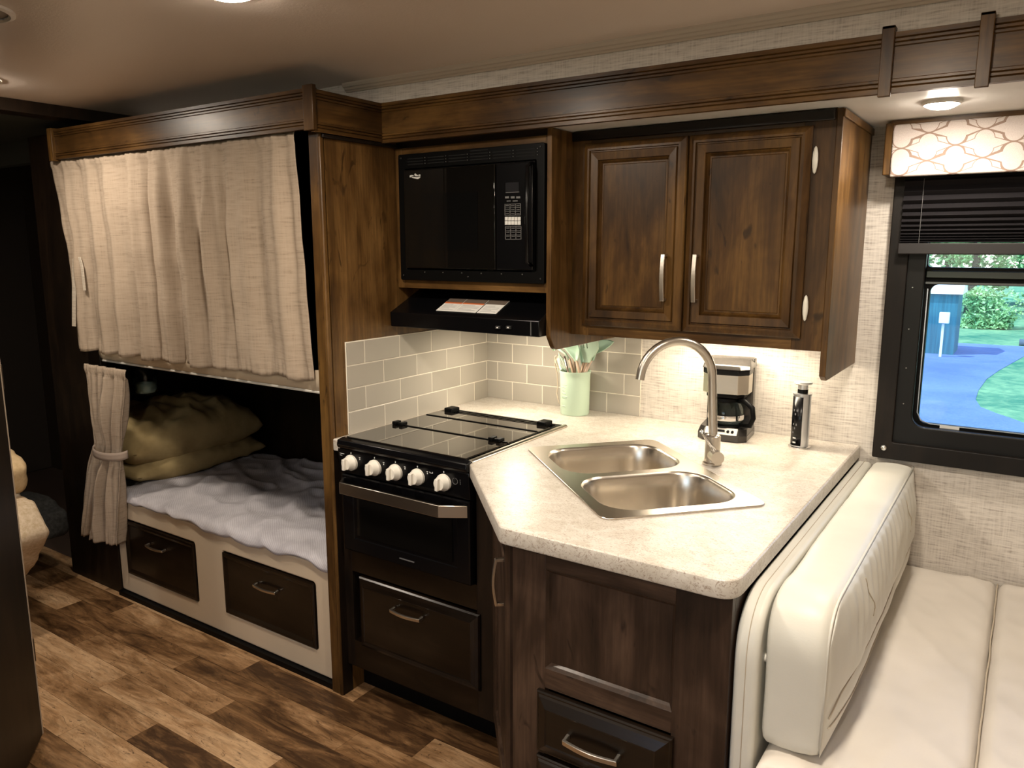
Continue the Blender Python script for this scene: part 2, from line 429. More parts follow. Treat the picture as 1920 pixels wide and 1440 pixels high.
st(G().box(-5.8, 1.4, -1.66, 2.62, -.12, -.061), 'floor_base', DARKC)
UPR = Matrix(((1, 0, 0, 0), (0, 0, 1, 0), (0, 1, 0, 0), (0, 0, 0, 1)))
wf = plate('wall_front', WALLR, [[(-5.8, -.12), (1.4, -.12), (1.4, 2.121), (-5.8, 2.121)], rrect(-1.4, -.1, .975, 1.725, .05, 4)[::-1]], -1.66, -1.60, None, 0, UPR); wf['kind'] = 'structure'
w2 = plate('window_2', plain('front_window_frame', (.01, .01, .01), .4), [rrect(-1.44, -.06, .935, 1.765, .06, 5), rrect(-1.38, -.12, .995, 1.705, .05, 5)[::-1]], -1.62, -1.59, None, 0, UPR); w2['kind'] = 'structure'
G().box(-1.4, -.1, -1.635, -1.630, .98, 1.72).build('glass_pane', GLASS, w2)
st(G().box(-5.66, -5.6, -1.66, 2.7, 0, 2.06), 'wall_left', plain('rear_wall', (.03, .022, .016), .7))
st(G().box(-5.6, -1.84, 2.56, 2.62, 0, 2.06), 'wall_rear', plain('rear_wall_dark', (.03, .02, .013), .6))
# ceiling trim bead along the upper wall
g = G()
prof = [(1.972, 2.06), (1.972, 2.034), (1.966, 2.032), (1.963, 2.037), (1.958, 2.039), (1.955, 2.045), (1.950, 2.047), (1.947, 2.054), (1.947, 2.06)]
st(G().extr(prof, 'x', -1.99, 1.2), 'trim_1', plain('beige_trim', (.40, .34, .27), .5), auto=20)
# long fascia of the slide-out with profiled edges
def fascia_prof(y, z0, z1, th=.018):
    p = [(y + th, z0)]
    zs = [(0, 0), (.010, 0), (.012, .0035), (.014, 0), (.019, 0), (.021, .0035), (.023, 0), (.028, 0), (.030, .004), (.034, .004)]
    p += [(y + d, z0 + h) for h, d in zs] + [(y + d, z1 - h) for h, d in reversed(zs)]
    return p + [(y + th, z1)]
fa = st(G().extr(fascia_prof(1.954, 1.855, 1.981), 'x', -1.838, 1.2), 'trim_2', WX)
G().box(-1.842, -1.828, 1.945, 1.954, 1.855, 1.981).build('corner_bead', WZ, fa, bevel=.002)
for x in (-.315, -.130, .62):
    g = G().box(x - .013, x + .013, 1.941, 1.952, 1.846, 1.993).box(x - .013, x + .013, 1.941, 1.972, 1.986, 1.993)
    g.build('fascia_strap', WZ, fa, bevel=.0015)
# valance board between the living area and the rear room, darker ceiling beyond
st(G().box(-3.30, -3.20, -1.6, 1.972, 2.015, 2.0595), 'trim_3', DKZ)
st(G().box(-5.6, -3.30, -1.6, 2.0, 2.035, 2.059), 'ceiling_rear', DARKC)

# ------------------------------------------------------------------ bunk unit
bk = thing('bunk_bed', 'built-in walnut double bunk left of the kitchen, cream padded base with two drawers', 'bunk bed', (-2.55, 2.1, 0))
# right-hand side panel, front post moulding
G().box(-1.885, -1.836, 1.715, 2.559, 0, 1.93).build('side_panel', PZ, bk)
G().box(-1.888, -1.843, 1.697, 1.716, 0, 1.93).build('post', WZ, bk, bevel=.004, label='upright edge board beside the range')
G().box(-1.850, -1.835, 1.695, 1.712, 0.0, 1.93).build('edge_bead', PZ, bk, bevel=.004)
G().box(-1.872, -1.8345, 1.700, 1.745, 0, .895).build('side_panel', DKZ, bk)
# header, front and side return
g = G().extr(fascia_prof(1.664, 1.868, 1.985), 'x', -3.345, -1.824)
g.build('header', WX, bk)
sp_ = [(-(q[0]) , q[1]) for q in fascia_prof(1.819, 1.858, 1.980, .016)]
G().extr(sp_, 'y', 1.664, 1.957).build('header', WY, bk)
G().box(-1.858, -1.8155, 1.655, 1.672, 1.862, 1.992).build('corner_block', WZ, bk, bevel=.002)
G().box(-1.836, -1.824, 1.70, 2.05, 1.846, 1.857).build('moulding', DKZ, bk, bevel=.002)
G().box(-3.37, -3.335, 1.655, 1.69, 1.862, 1.990).build('corner_block', WZ, bk, bevel=.002)
# left stile and the box of the bunk
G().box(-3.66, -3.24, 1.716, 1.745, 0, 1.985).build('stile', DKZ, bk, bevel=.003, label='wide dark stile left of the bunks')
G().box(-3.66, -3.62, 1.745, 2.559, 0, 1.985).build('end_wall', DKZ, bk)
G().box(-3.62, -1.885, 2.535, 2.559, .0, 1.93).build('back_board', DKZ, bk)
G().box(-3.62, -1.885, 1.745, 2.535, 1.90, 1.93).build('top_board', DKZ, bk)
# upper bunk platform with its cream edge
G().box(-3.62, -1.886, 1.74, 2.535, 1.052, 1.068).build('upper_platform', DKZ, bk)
g = G().grid(lambda u, v: (-3.24 + 1.353 * u, 1.727 - .012 * math.sin(PI * v) - .004 * abs(math.sin(u * 22)) * v, 1.052 + .07 * v), 80, 8)
g.build('upper_cushion', BUNKC, bk, smooth=True, solid=.004)
G().box(-3.24, -1.888, 1.722, 1.742, 1.044, 1.053).build('platform_lip', plain('white_edge', (.62, .60, .55), .5), bk, bevel=.003)
# padded base with two drawer openings (plate built flat, turned upright)
UP = Matrix(((1, 0, 0, 0), (0, 0, 1, 0), (0, 1, 0, 0), (0, 0, 0, 1)))      # (u,v,h) -> (x, h, z)
DR = [(-3.178, -2.672, .108, .362), (-2.497, -1.979, .112, .368)]
plate('base_panel', BUNKC, [rrect(-3.238, -1.888, .022, .442, .012, 3)] + [rrect(a, b, c, d, .012, 3)[::-1] for a, b, c, d in DR], 1.722, 1.750, bk, .006, UP)
G().box(-3.238, -1.888, 1.735, 1.80, .425, .446).build('base_top', BUNKC, bk, bevel=.01, seg=3)
G().box(-3.238, -1.889, 1.703, 1.79, 0, .021).build('toe_kick', BLACKM, bk)  # toe board brought forward; its black stands in for the recess shadow
MF = lambda y: (lambda u, v, h: (u, y - h, v))
for k, (a, b, c, d) in enumerate(DR):
    dr = G().rings(a + .004, b - .004, c + .004, d - .004, [(0, -.02), (0, .008), (.004, .011), (.012, .011), (.024, .004), (.03, .004)], MF(1.727)).build('drawer', DKX, bk)
    cx = (a + b) / 2 - .01 + .012 * k
    pull(dr, (cx - .062, 1.722, .282 + .004), (cx + .062, 1.722, .286), (0, -1, -.15), .010, .024)

# lower mattress, sheet, pillows
mt = tag(G().box(-3.60, -1.90, 1.80, 2.52, .30, .462).build('mattress', plain('mattress_cloth', (.55, .52, .47), .9), bevel=.02), 'mattress of the lower bunk under the pale sheet', 'mattress')
def sheet(u, v):
    x = -3.235 + 1.335 * u; y = 1.712 + .80 * v
    edge = .03 * nz(x * 2.2, 3.1) + .018 * nz(x * 9, 1)
    z = .470 + .009 * nz(x * 3.2 + y * 2, y * 5) + .010 * nz(x * 11, y * 7) + .012 * (1 - min(1, 3 * abs(nz(x * 2.2 + y * 2.6, y * 4 - x, 4)))) * min(1, 4 * v + .3) + .010 * (1 - min(1, 4 * abs(nz(x * 5 + 3 * y, y * 7, 9)))) + .022 * math.exp(-((v - .35) ** 2) / .05) * max(0, nz(x * 2 + 1, y * 4))
    if v < .12:
        t = 1 - v / .12; y = 1.712 + .80 * .12 - .096 * (1 - (1 - t) ** 2) - .004 * nz(x * 14, 2); z -= t ** 3 * (.018 + .030 * u + edge)
    return (x, y, z)
tag(G().grid(sheet, 160, 80).build('bed_sheet', SHEET, smooth=True, solid=.004), 'rumpled grey-white sheet spread over the lower bunk, overhanging its padded edge', 'sheet')
def pillow(name, c, h, tilt, label, sd=0, mat=KHAKI):
    g = G()
    def fn(top):
        def f(u, v):
            a, b = u * 2 - 1, v * 2 - 1
            e = max(0, (1 - abs(a) ** 2.6)) ** .42 * max(0, (1 - abs(b) ** 2.6)) ** .42
            wr = .022 * (1 - min(1, 3.5 * abs(nz(a * 1.2 + sd, b * 3 + a, sd)))) + .012 * nz(a * 2 + sd, b * 7, sd) + .010 * nz(a * 5 + sd, b * 3, 2) + .008 * (1 - abs(nz(a * 1.3 + b * 3.5 + sd, b * 2)) * 2)
            x = h[0] * a * (1 - .05 * b * b); y = h[1] * b * (1 - .06 * a * a)
            z = top * (h[2] * e + wr * e)
            return (x, y, z)
        return f
    g.grid(fn(1), 44, 44); g.grid(fn(-.8), 44, 44)
    o = g.build(name, mat, smooth=True); bm = bmesh.new(); bm.from_mesh(o.data); bmesh.ops.remove_doubles(bm, verts=bm.verts, dist=.0008); bmesh.ops.recalc_face_normals(bm, faces=bm.faces); bm.to_mesh(o.data); bm.free()
    o.location = c; o.rotation_euler = tilt; tag(o, label, 'pillow'); return o
pillow('pillow', (-3.37, 2.13, .535), (.23, .36, .065), (0, .04, 0), 'lower khaki pillow, flattened under the larger one on the lower bunk', 1)
pillow('pillow', (-3.39, 2.12, .655), (.24, .37, .13), (0, .10, .03), 'upper khaki pillow, plump and creased, on top of the other pillow', 5)

# curtains
def drape(x0, x1, z0, z1, y, folds, sd, top=1, xw=None, nu=220, nv=60, amp=.014, hem=.006):
    def f(u, v):
        zz = z1 + (z0 - z1) * v
        ph = u * folds * 2 * PI + 1.8 * nz(u * 6, sd) + .9 * nz(u * 3, v * 1.6, sd)
        a = amp * (.35 + .65 * min(1, v * 3.0)) * (.75 + .6 * nz(u * 4, v * 1.3, sd + 3))
        if xw and x1 - x0 < .5: a *= 1 - .72 * math.exp(-((v - .45) / .13) ** 2)
        dy = a * (math.sin(ph) + .35 * math.sin(2.3 * ph + sd)) + .007 * nz(u * 12, v * 6, sd)
        if v > .94: dy += .003 * math.sin(u * folds * 40)
        if v < .05: dy = dy * .5 - .004 * math.sin(PI * v / .05) + .002 * math.sin(u * 260)
        x = x0 + (x1 - x0) * u + .006 * nz(u * 5, v * 3, sd + 8) * v
        if xw: x = xw(u, v, x)
        return (x, y + dy, zz + (hem * nz(u * 14, sd) + .004 * math.sin(u * folds * 6)) * v)
    return G().grid(f, nu, nv)
cu = thing('curtain', 'long beige linen curtain drawn across the upper bunk', 'curtain', (-2.7, 1.69, 1.86))
drape(-3.425, -1.940, 1.092, 1.872, 1.688, 9.5, 2.2, xw=lambda u, v, x: x + .030 * v * u ** 3 + .062 * (1 - u) ** 4 * min(1, 2.3 * v), amp=.026).build('panel', CURT, cu, smooth=True, solid=.003)
# loose end piece and hanging tie strap at the left edge
pts = [at(143, 480, 1.675), at(136, 490, 1.672), at(134, 530, 1.672), at(132, 612, 1.674)]
pt2 = [at(146, 480, 1.672), at(147, 520, 1.670), at(146, 612, 1.670)]
def strip(g, ps, wid):
    ps = [Vector(p) for p in ps]
    g.loft([[p + Vector((-wid, 0, 0)), p + Vector((wid, 0, 0)), p + Vector((wid, .004, 0)), p + Vector((-wid, .004, 0))] for p in ps])
g = G(); strip(g, [at(144, 479, 1.674), at(139, 486, 1.672), at(138, 540, 1.672), at(138, 612, 1.672)], .014); strip(g, [at(148, 482, 1.668), at(153, 500, 1.668), at(158, 545, 1.668)], .009)
g.build('tie_strap', linen('tie_linen', (.42, .36, .29), (.62, .55, .46)), cu, bevel=.001, seg=1)
cu2 = thing('curtain', 'short beige curtain gathered by a tieback at the left of the lower bunk', 'curtain', (-3.2, 1.68, 1.03))
def pinch(u, v, x):
    zz = v
    tv = .44
    if v < tv:
        t = v / tv; l = -3.300 + .020 * t ** 1.5; r = -2.985 + .015 * math.sin(PI * t) - .085 * t; 
    else:
        t = (v - tv) / (1 - tv); l = -3.28 - .185 * t ** .8; r = -3.07 - .085 * t
    return l + (r - l) * u + .006 * math.sin(u * 9 + v * 7)
drape(-3.3, -3.06, .255, 1.035, 1.680, 4.6, 3.1, xw=pinch, nu=150, nv=90, amp=.034).build('panel', CURT, cu2, smooth=True, solid=.003)
g = G()
def band(u, v):
    a = -.15 + (PI + .3) * u
    return (-3.172 + .112 * -math.cos(a), 1.695 - .050 * math.sin(a) - .002, .672 + .034 * (v - .5) - .012 * math.sin(PI * u))
g.grid(band, 30, 3).build('tieback', plain('tieback_linen', (.30, .235, .19), .9), cu2, smooth=True, solid=.004)

# glass jar lamp under the upper bunk
jr = thing('jar_lamp', 'clear glass jar hanging in the shadow under the upper bunk', 'jar', (-3.315, 1.95, .86))
G().lathe([(.001, .862), (.036, .858), (.050, .870), (.054, .895), (.054, .985), (.044, 1.002), (.036, 1.008)], (-3.315, 1.95, 0), 28, cap=False).build('glass', JGLASS, jr, smooth=True)
G().lathe([(.001, .864), (.040, .868), (.049, .884), (.050, .912), (.001, .915)], (-3.315, 1.95, 0), 24).build('filling', plain('jar_filling', (.50, .56, .52), .7), jr, smooth=True)
G().lathe([(.037, 1.006), (.040, 1.010), (.040, 1.028), (.018, 1.034), (.018, 1.052)], (-3.315, 1.95, 0), 24).build('lid', plain('jar_lid', (.10, .09, .08), .4, 1), jr, auto=30)

# ------------------------------------------------------------------ base cabinets
rc = thing('base_cabinet', 'dark wooden cabinet frame around and below the black range', 'cabinet', (-1.52, 1.9, 0))
G().box(-1.836, -1.800, 1.728, 1.76, .108, .875).build('stile', DKZ, rc, bevel=.001)
G().box(-1.282, -1.200, 1.728, 1.76, .108, .872).build('stile', DKZ, rc, bevel=.001)
G().box(-1.800, -1.282, 1.728, 1.76, .108, .205).build('rail', DKX, rc)
G().box(-1.800, -1.282, 1.728, 1.76, .455, .535).build('rail', DKX, rc)
G().box(-1.836, -1.16, 1.80, 1.815, 0, .11).build('toe_kick', BLACKM, rc)
G().box(-1.836, -1.20, 1.76, 2.555, .105, .12).build('bottom', DKX, rc)
dr = G().rings(-1.762, -1.268, .198, .446, [(0, -.005), (0, .006), (.004, .011), (.014, .016), (.026, .020), (.030, .018)], MF(1.728)).build('drawer', DKX, rc)
pull(dr, (-1.598, 1.708, .385), (-1.474, 1.708, .385), (0, -1, -.1), .011, .026)

# angled corner cabinet
A, B = Vector((-1.200, 1.722, 0)), Vector((-.922, 1.385, 0))
ex = (B - A).normalized(); ey = Vector((-ex.y, ex.x, 0)) * 1.0
if ey.dot(Vector((1, 1, 0))) < 0: ey = -ey
TD = Matrix(((ex.x, ey.x, 0, A.x), (ex.y, ey.y, 0, A.y), (0, 0, 1, 0), (0, 0, 0, 1)))
LD = (B - A).length
cc = thing('corner_cabinet', 'narrow angled cabinet between range and sink end, dark door with a long upright pull', 'cabinet', (-1.03, 1.58, 0))
G(TD).box(0, .045, 0, .02, .10, .872).build('stile', DKZ, cc)
G(TD).box(LD - .035, LD, 0, .02, .10, .872).build('stile', DKZ, cc)
G(TD).box(.045, LD - .035, 0, .02, .10, .20).build('rail', DKZ, cc)
G(TD).box(.045, LD - .035, 0, .02, .85, .872).build('rail', DKZ, cc)
G(TD).box(.01, LD, .07, .085, 0, .10).build('toe_kick', BLACKM, cc)
dr = G(TD).rings(.012, LD - .012, .15, .855, [(0, 0), (0, .008), (.004, .012), (.014, .018), (.020, .016), (.050, .016), (.056, .009), (.085, .008), (.092, .012)], lambda u, v, h: (u, -h, v)).build('door', BZ, cc)
h0, h1 = TD @ Vector((LD - .075, -.016, .80)), TD @ Vector((LD - .075, -.016, .655))
_hx = at(935, 1058, 1.45)
pull(dr, (h0.x, h0.y, .792), (h1.x, h1.y, .672), -ey, .011, .026)

# peninsula cabinet
pc = thing('peninsula_cabinet', 'dark walnut sink cabinet end with recessed panel and drawers beneath the white counter', 'cabinet', (-.66, 1.6, 0))
X0, X1, YP = -.910, -.412, 1.362
G().box(X0, -.824, YP, YP + .02, 0, .874).build('stile', BZ, pc, bevel=.001)
G().box(-.524, X1, YP, YP + .02, 0, .874).build('stile', BZ, pc, bevel=.001)
G().box(-.824, -.524, YP + .0005, YP + .02, .826, .874).build('rail', BX, pc, bevel=.001)
G().box(-.824, -.524, YP + .0005, YP + .02, .546, .594).build('rail', BX, pc, bevel=.001)
G().rings(-.824, -.524, .594, .826, [(0, 0), (.006, -.006), (.010, -.012), (.012, -.012)], MF(YP + .001), back=False).build('recessed_panel', BZ, pc)
for z1 in (.542, .382, .222):
    z0 = z1 - .150
    dr = G().rings(-.838, -.516, z0, z1, [(0, 0), (0, .010), (.003, .013), (.006, .013), (.010, .017), (.030, .026), (.034, .024)], MF(YP)).build('drawer', DKX, pc)
    pull(dr, (-.752, YP - .022, z1 - .075), (-.622, YP - .022, z1 - .075), (0, -1, -.15), .013, .028)
G().box(X0, X0 + .02, YP + .02, 1.40, 0, .874).build('side_panel', BZ, pc)
G().box(X1 - .018, X1, YP + .02, 2.555, 0, .874).build('side_panel', BZ, pc)
G().box(X0, X1, YP + .02, YP + .03, 0, .12).build('base_board', BX, pc)

# countertop with cut-outs for range and sink
SC = Vector((-.859, 1.8755, 0)); SA = math.radians(-42)
TS = Matrix.Translation(SC) @ Matrix.Rotation(SA, 4, 'Z')
def in_s(lp): return [tuple((TS @ Vector((x, y, 0)))[:2]) for x, y in lp]
outline = [(-1.834, 2.557), (-1.834, 1.697), (-1.803, 1.697), (-1.803, 2.275), (-1.300, 2.275), (-1.300, 1.717), (-1.296, 1.714), (-.930, 1.339), (-.400, 1.339), (-.400, 2.557)]
outline = round_poly(outline, [0, .004, 0, 0, 0, 0, .02, .035, .05, .004], 6)
hole = in_s(rrect(-.312, .312, -.193, .193, .04, 5))
ct = plate('countertop', COUNT, [outline, hole[::-1]], .870, .910, None, .005)
tag(ct, 'cream speckled laminate countertop with clipped corner wrapping the range and sink', 'countertop')

# sink
sk = thing('sink', 'stainless steel double-bowl sink set diagonally in the counter', 'sink', (SC.x, SC.y, .91))
bowls = [(-.290, -.016, -.178, .178), (.016, .290, -.178, .178)]
loops = [rrect(-.330, .330, -.212, .212, .03, 5)] + [rrect(a, b, c, d, .085, 8)[::-1] for a, b, c, d in bowls]
plate('rim', STEEL, loops, .9095, .9145, sk, .0018, TS)
for a, b, c, d in bowls:
    rg = []
    for ins, z, r in ((-.001, .9142, .086), (.003, .911, .083), (.006, .905, .08), (.010, .86, .078), (.016, .80, .075), (.024, .772, .072), (.040, .762, .062), (.07, .760, .05)):
        rg.append([(x, y, z) for x, y in rrect(a + ins, b - ins, c + ins, d - ins, r, 8)])
    g = G(TS).loft(rg, False, True)
    bw = g.build('bowl', STEEL, sk, auto=60)
    G(TS).lathe([(.001, .7655), (.012, .764), (.026, .7635), (.036, .766), (.040, .7625), (.040, .7605)], ((a + b) / 2, 0, 0), 24).build('drain', CHROME, bw, auto=30)

# faucet
FX, FY = -.713, 2.090; fd = Vector((-.72, -.694, 0))
fc = thing('faucet', 'tall brushed nickel gooseneck faucet behind the sink', 'faucet', (FX, FY, .91))
G().lathe([(.027, .9105), (.027, .916), (.022, .919), (.0215, .965), (.0215, .992), (.018, .996), (.013, .998)], (FX, FY, 0), 28).build('base', NICKEL, fc, auto=30)
R = .106
TL = Vector((-.010, 0, 0))
path = [Vector((FX, FY, .99)), Vector((FX, FY, 1.05)) + TL * .4, Vector((FX, FY, 1.10)) + TL * .7, Vector((FX, FY, 1.155)) + TL]
for k in range(1, 19):
    a = math.radians(k * 9.7); path.append(TL + Vector((FX, FY, 1.158)) + fd * (R - R * math.cos(a)) + Vector((0, 0, R * math.sin(a))))
path.append(path[-1] + (path[-1] - path[-2]).normalized() * .008)
G().tube(path, .0125, 18).build('spout', NICKEL, fc, smooth=True, auto=40)
# side valve with round face and slim lever
vd = Vector((.60, -.80, 0)).normalized(); c0 = Vector((FX, FY, .940))
g = G(); g.tube([c0 + vd * .012, c0 + vd * .050], .0185, 26); g.build('valve', NICKEL, fc, auto=40)
l0 = c0 + vd * .034 + Vector((0, 0, .012))
g = G(); g.tube([l0, l0 + Vector((-.040, -.006, .052)), l0 + Vector((-.046, -.007, .060))], [.0055, .0045, .004], 12)
g.build('lever', CHROME, fc, smooth=True)

# ------------------------------------------------------------------ range
rg_ = thing('range', 'black built-in gas range with glass lid, five ivory knobs and a steel oven handle', 'range', (-1.545, 1.95, .53))
G().box(-1.800, -1.286, 1.715, 2.262, .538, .900).build('body', BLACK, rg_)
G().extr([(1.722, .800), (1.703, .802), (1.696, .872), (1.697, .884), (1.722, .884)], 'x', -1.812, -1.284).build('control_panel', BLACK, rg_, bevel=.002)
G().extr([(1.72, .884), (1.690, .886), (1.686, .896), (1.690, .913), (1.715, .918), (1.72, .90)], 'x', -1.806, -1.286).build('front_lip', BLACK, rg_, bevel=.003)
for x0, x1 in ((-1.806, -1.786), (-1.304, -1.284)):
    G().extr([(x0, .906), (x0, .914), (x0 + .006, .918), (x1 - .006, .918), (x1, .914), (x1, .906)], 'y', 1.715, 2.262).build('side_trim', STEEL, rg_, bevel=.001, seg=1)
G().box(-1.786, -1.304, 2.185, 2.262, .905, .916).build('vent_rail', BLACKM, rg_, bevel=.003)
for k in range(3): G().box(-1.77, -1.32, 2.197 + .018 * k, 2.203 + .018 * k, .9155, .920).build('rail_rib', BLACK, rg_)
lid = G().box(-1.784, -1.306, 1.712, 1.925, .917, .922).build('glass_lid', COOKG, rg_, bevel=.001, seg=1)
G().box(-1.784, -1.306, 1.931, 2.100, .917, .922).build('glass_lid', COOKG, rg_, bevel=.001, seg=1)
G().box(-1.784, -1.306, 2.106, 2.182, .917, .922).build('glass_lid', COOKG, rg_, bevel=.001, seg=1)
G().box(-1.780, -1.310, 1.925, 1.931, .916, .9245).build('hinge_strip', BLACKM, rg_)
G().box(-1.780, -1.310, 2.100, 2.106, .916, .9245).build('hinge_strip', BLACKM, rg_)
for x in (-1.752, -1.350):
    G().box(x - .022, x - .006, 1.913, 1.943, .922, .934).box(x - .006, x + .008, 1.920, 1.936, .922, .930).box(x + .008, x + .022, 1.913, 1.943, .922, .933).build('lid_hinge', BLACKM, rg_, bevel=.002)
for x in (-1.742, -1.34):
    G().box(x - .024, x + .014, 2.185, 2.232, .916, .935).build('lid_hinge', BLACKM, rg_, bevel=.004)
for i, x in enumerate((-1.752, -1.650, -1.563, -1.475, -1.375)):
    k = G().lathe([(.0255, 1.6985), (.0255, 1.690), (.0225, 1.686), (.0195, 1.674), (.018, 1.670), (.001, 1.669)], (x, 0, .843), 28, 'y').build('knob', KNOB, rg_, auto=35)
    G().box(x - .0055, x + .0055, 1.658, 1.672, .825, .861).build('grip', KNOB, k, bevel=.002)
    G().lathe([(.0252, 1.7005), (.0252, 1.6970), (.0240, 1.6970), (.024, 1.7005)], (x, 0, .843), 28, 'y').build('skirt', WHITE, k, auto=35)
    G().box(x - .0016, x + .0016, 1.6955, 1.697, .872, .877).build('mark', WPRINT, rg_)
    if i < 4:
        g = G(); a = x + .037
        g.box(a - .005, a + .005, 1.6964, 1.6975, .868, .870).box(a - .0035, a + .0035, 1.6966, 1.6978, .864, .866).box(a - .0015, a + .0015, 1.6968, 1.698, .857, .862)
        g.build('dial_mark', WPRINT, rg_)
g = G()
for k, ln in enumerate((.020, .020, .010)): g.box(-1.803, -1.803 + ln, 1.6963, 1.6975, .872 - .006 * k, .8735 - .006 * k)
for a, z, s_ in ((-1.423, .868, .006),):
    g.box(a - s_, a + s_, 1.6966, 1.698, z - .006, z - .0045).box(a - s_, a + s_, 1.6964, 1.6975, z + .0045, z + .006).box(a - s_, a - s_ + .0015, 1.6965, 1.6976, z - .006, z + .006).box(a + s_ - .0015, a + s_, 1.6965, 1.6976, z - .006, z + .006).box(a - .003, a + .003, 1.6965, 1.6976, z - .0006, z + .0006)
g.build('panel_print', WPRINT, rg_)
g = G(); g.lathe([(.010, 1.6985), (.010, 1.697), (.0088, 1.697), (.0088, 1.6985)], (-1.335, 0, .853), 20, 'y', False)
for k in range(3): g.box(-1.317, -1.3155, 1.697, 1.6985, .845 + .006 * k, .849 + .006 * k)
g.build('panel_print', GPRINT, rg_)
od = G().rings(-1.803, -1.287, .540, .797, [(0, -.006), (0, .004), (.004, .007), (.045, .007), (.048, .005)], MF(1.708)).build('oven_door', BLACK, rg_)
G().box(-1.74, -1.35, 1.6995, 1.702, .60, .735).build('oven_window', BGLASS, od)
g = G()
hp = [(-1.800, 1.700), (-1.768, 1.655), (-1.365, 1.655), (-1.292, 1.700)]
def off(p, d): return [(hp[0][0] + .010, hp[0][1]), (hp[1][0] + .005, hp[1][1] + .010), (hp[2][0] - .004, hp[2][1] + .010), (hp[3][0] - .016, hp[3][1])]
inn = off(hp, .01)
g.loft([[(*hp[i], .748), (*hp[i], .785), (*inn[i], .785), (*inn[i], .748)] for i in range(4)])
g.build('oven_handle', STEEL, od, bevel=.0015)
G().box(-1.56, -1.50, 1.6985, 1.7005, .563, .566).build('door_mark', GPRINT, od)

# ------------------------------------------------------------------ backsplash tiles
def tiles(name, label, M, a0, a1, z0, z1, ph, pitch, ch, zb):
    t = thing(name, label, 'backsplash', M((a0 + a1) / 2, z0, 0))
    p = [M(a0, z0, 0), M(a1, z0, 0), M(a1, z1, 0), M(a0, z1, 0), M(a0, z0, .0072), M(a1, z0, .0072), M(a1, z1, .0072), M(a0, z1, .0072)]
    G().loft([p[:4], p[4:]]).build('grout', GROUT, t)
    k = 0; z = zb
    while z < z1 - .004:
        a = a0 - pitch * 2 + (ph[k % 2] - a0) % pitch
        while a < a1:
            u0, u1 = max(a + .0019, a0), min(a + pitch - .0019, a1); v0, v1 = max(z + .0017, z0), min(z + ch - .0017, z1)
            if u1 - u0 > .006 and v1 - v0 > .004:
                G().rings(u0, u1, v0, v1, [(0, .006), (0, .0078), (.0010, .0084)], M, False).build('tile', TILE, t)
            a += pitch
        z += ch; k += 1
tiles('tile_backsplash', 'greige subway tiles on the wooden side wall left of the range', lambda u, v, h: (-1.836 + h, u, v), 1.768, 2.555, .910, 1.216, (1.938, 1.848), .1735, .0768, .908)
tiles('tile_backsplash', 'greige subway tiles on the back wall behind the utensil crock', lambda u, v, h: (u, Y0 - h, v), -1.828, -1.150, .910, 1.235, (-1.707, -1.779), .1415, .0768, .908)

# ------------------------------------------------------------------ upper cabinets, hood, microwave
mc = thing('microwave_cabinet', 'wooden wall cabinet frame holding the microwave above the hood', 'cabinet', (-1.52, 2.3, 1.38))
XL, XR = -1.834, -1.229
G().box(XL, -1.806, 2.030, 2.05, 1.381, 1.845).build('stile', PZ, mc, bevel=.001)
G().box(-1.238, XR, 2.030, 2.05, 1.381, 1.845).build('stile', PZ, mc, bevel=.001)
G().box(-1.806, -1.238, 2.0305, 2.05, 1.822, 1.845).build('rail', PX, mc, bevel=.001)
G().box(-1.806, -1.238, 2.0305, 2.05, 1.381, 1.412).build('rail', PX, mc, bevel=.001)
G().box(XL, XR, 2.036, 2.05, 1.845, 1.866).build('rail', DKX, mc)
G().box(XL, XR, 2.05, 2.559, 1.381, 1.395).build('shelf', DKX, mc)
pr = round_poly([(2.022, 1.864), (2.558, 1.864), (2.558, 1.205), (2.052, 1.205), (2.022, 1.250)], [0, 0, 0, .03, .03])
G().extr(pr, 'x', XR, -1.213).build('side_panel', PZ, mc, bevel=.0015, auto=30)

mw = thing('microwave', 'black built-in microwave with trim kit in the wall cabinet', 'microwave', (-1.52, 2.1, 1.41))
FM = lambda y: Matrix(((1, 0, 0, 0), (0, 0, 1, 0), (0, 1, 0, 0), (0, 0, 0, 1)))
plate('trim_kit', BLACKM, [rrect(-1.808, -1.233, 1.409, 1.823, .006, 3), rrect(-1.78, -1.262, 1.445, 1.775, .003, 2)[::-1]], 2.014, 2.030, mw, .002, FM(0))
G().box(-1.777, -1.265, 2.012, 2.36, 1.448, 1.772).build('body', BLACKM, mw)
G().box(-1.775, -1.404, 2.002, 2.013, 1.450, 1.770).build('door', BGLASS, mw, bevel=.003)
G().box(-1.400, -1.267, 2.002, 2.013, 1.450, 1.770).build('control_panel', BLACK, mw, bevel=.003)
G().box(-1.700, -1.47, 2.0005, 2.0025, 1.51, 1.69).build('window', plain('mesh_window', (.003, .003, .003), .08, Specular_IOR_Level=.35), mw)
hx_ = at(988, 400, 1.978).x
g = G(); g.tube([(hx_, 2.004, 1.765), (hx_, 1.980, 1.755), (hx_, 1.976, 1.62), (hx_, 1.980, 1.475), (hx_, 2.004, 1.465)], .006, 10)
g.build('handle', BLACK, mw, smooth=True)
g = G()
for c, n_ in ((0, 3), (1, 3), (2, 3), (3, 4), (4, 3), (5, 3)):
    for r in range(n_):
        x = -1.775 + .0865 * c; g.box(x + .010, x + .078, 2.0128, 2.0138, 1.787 + .009 * r, 1.790 + .009 * r)
g.build('vent_slots', plain('slot', (.0008, .0008, .0008), .9), mw, kind='stuff')
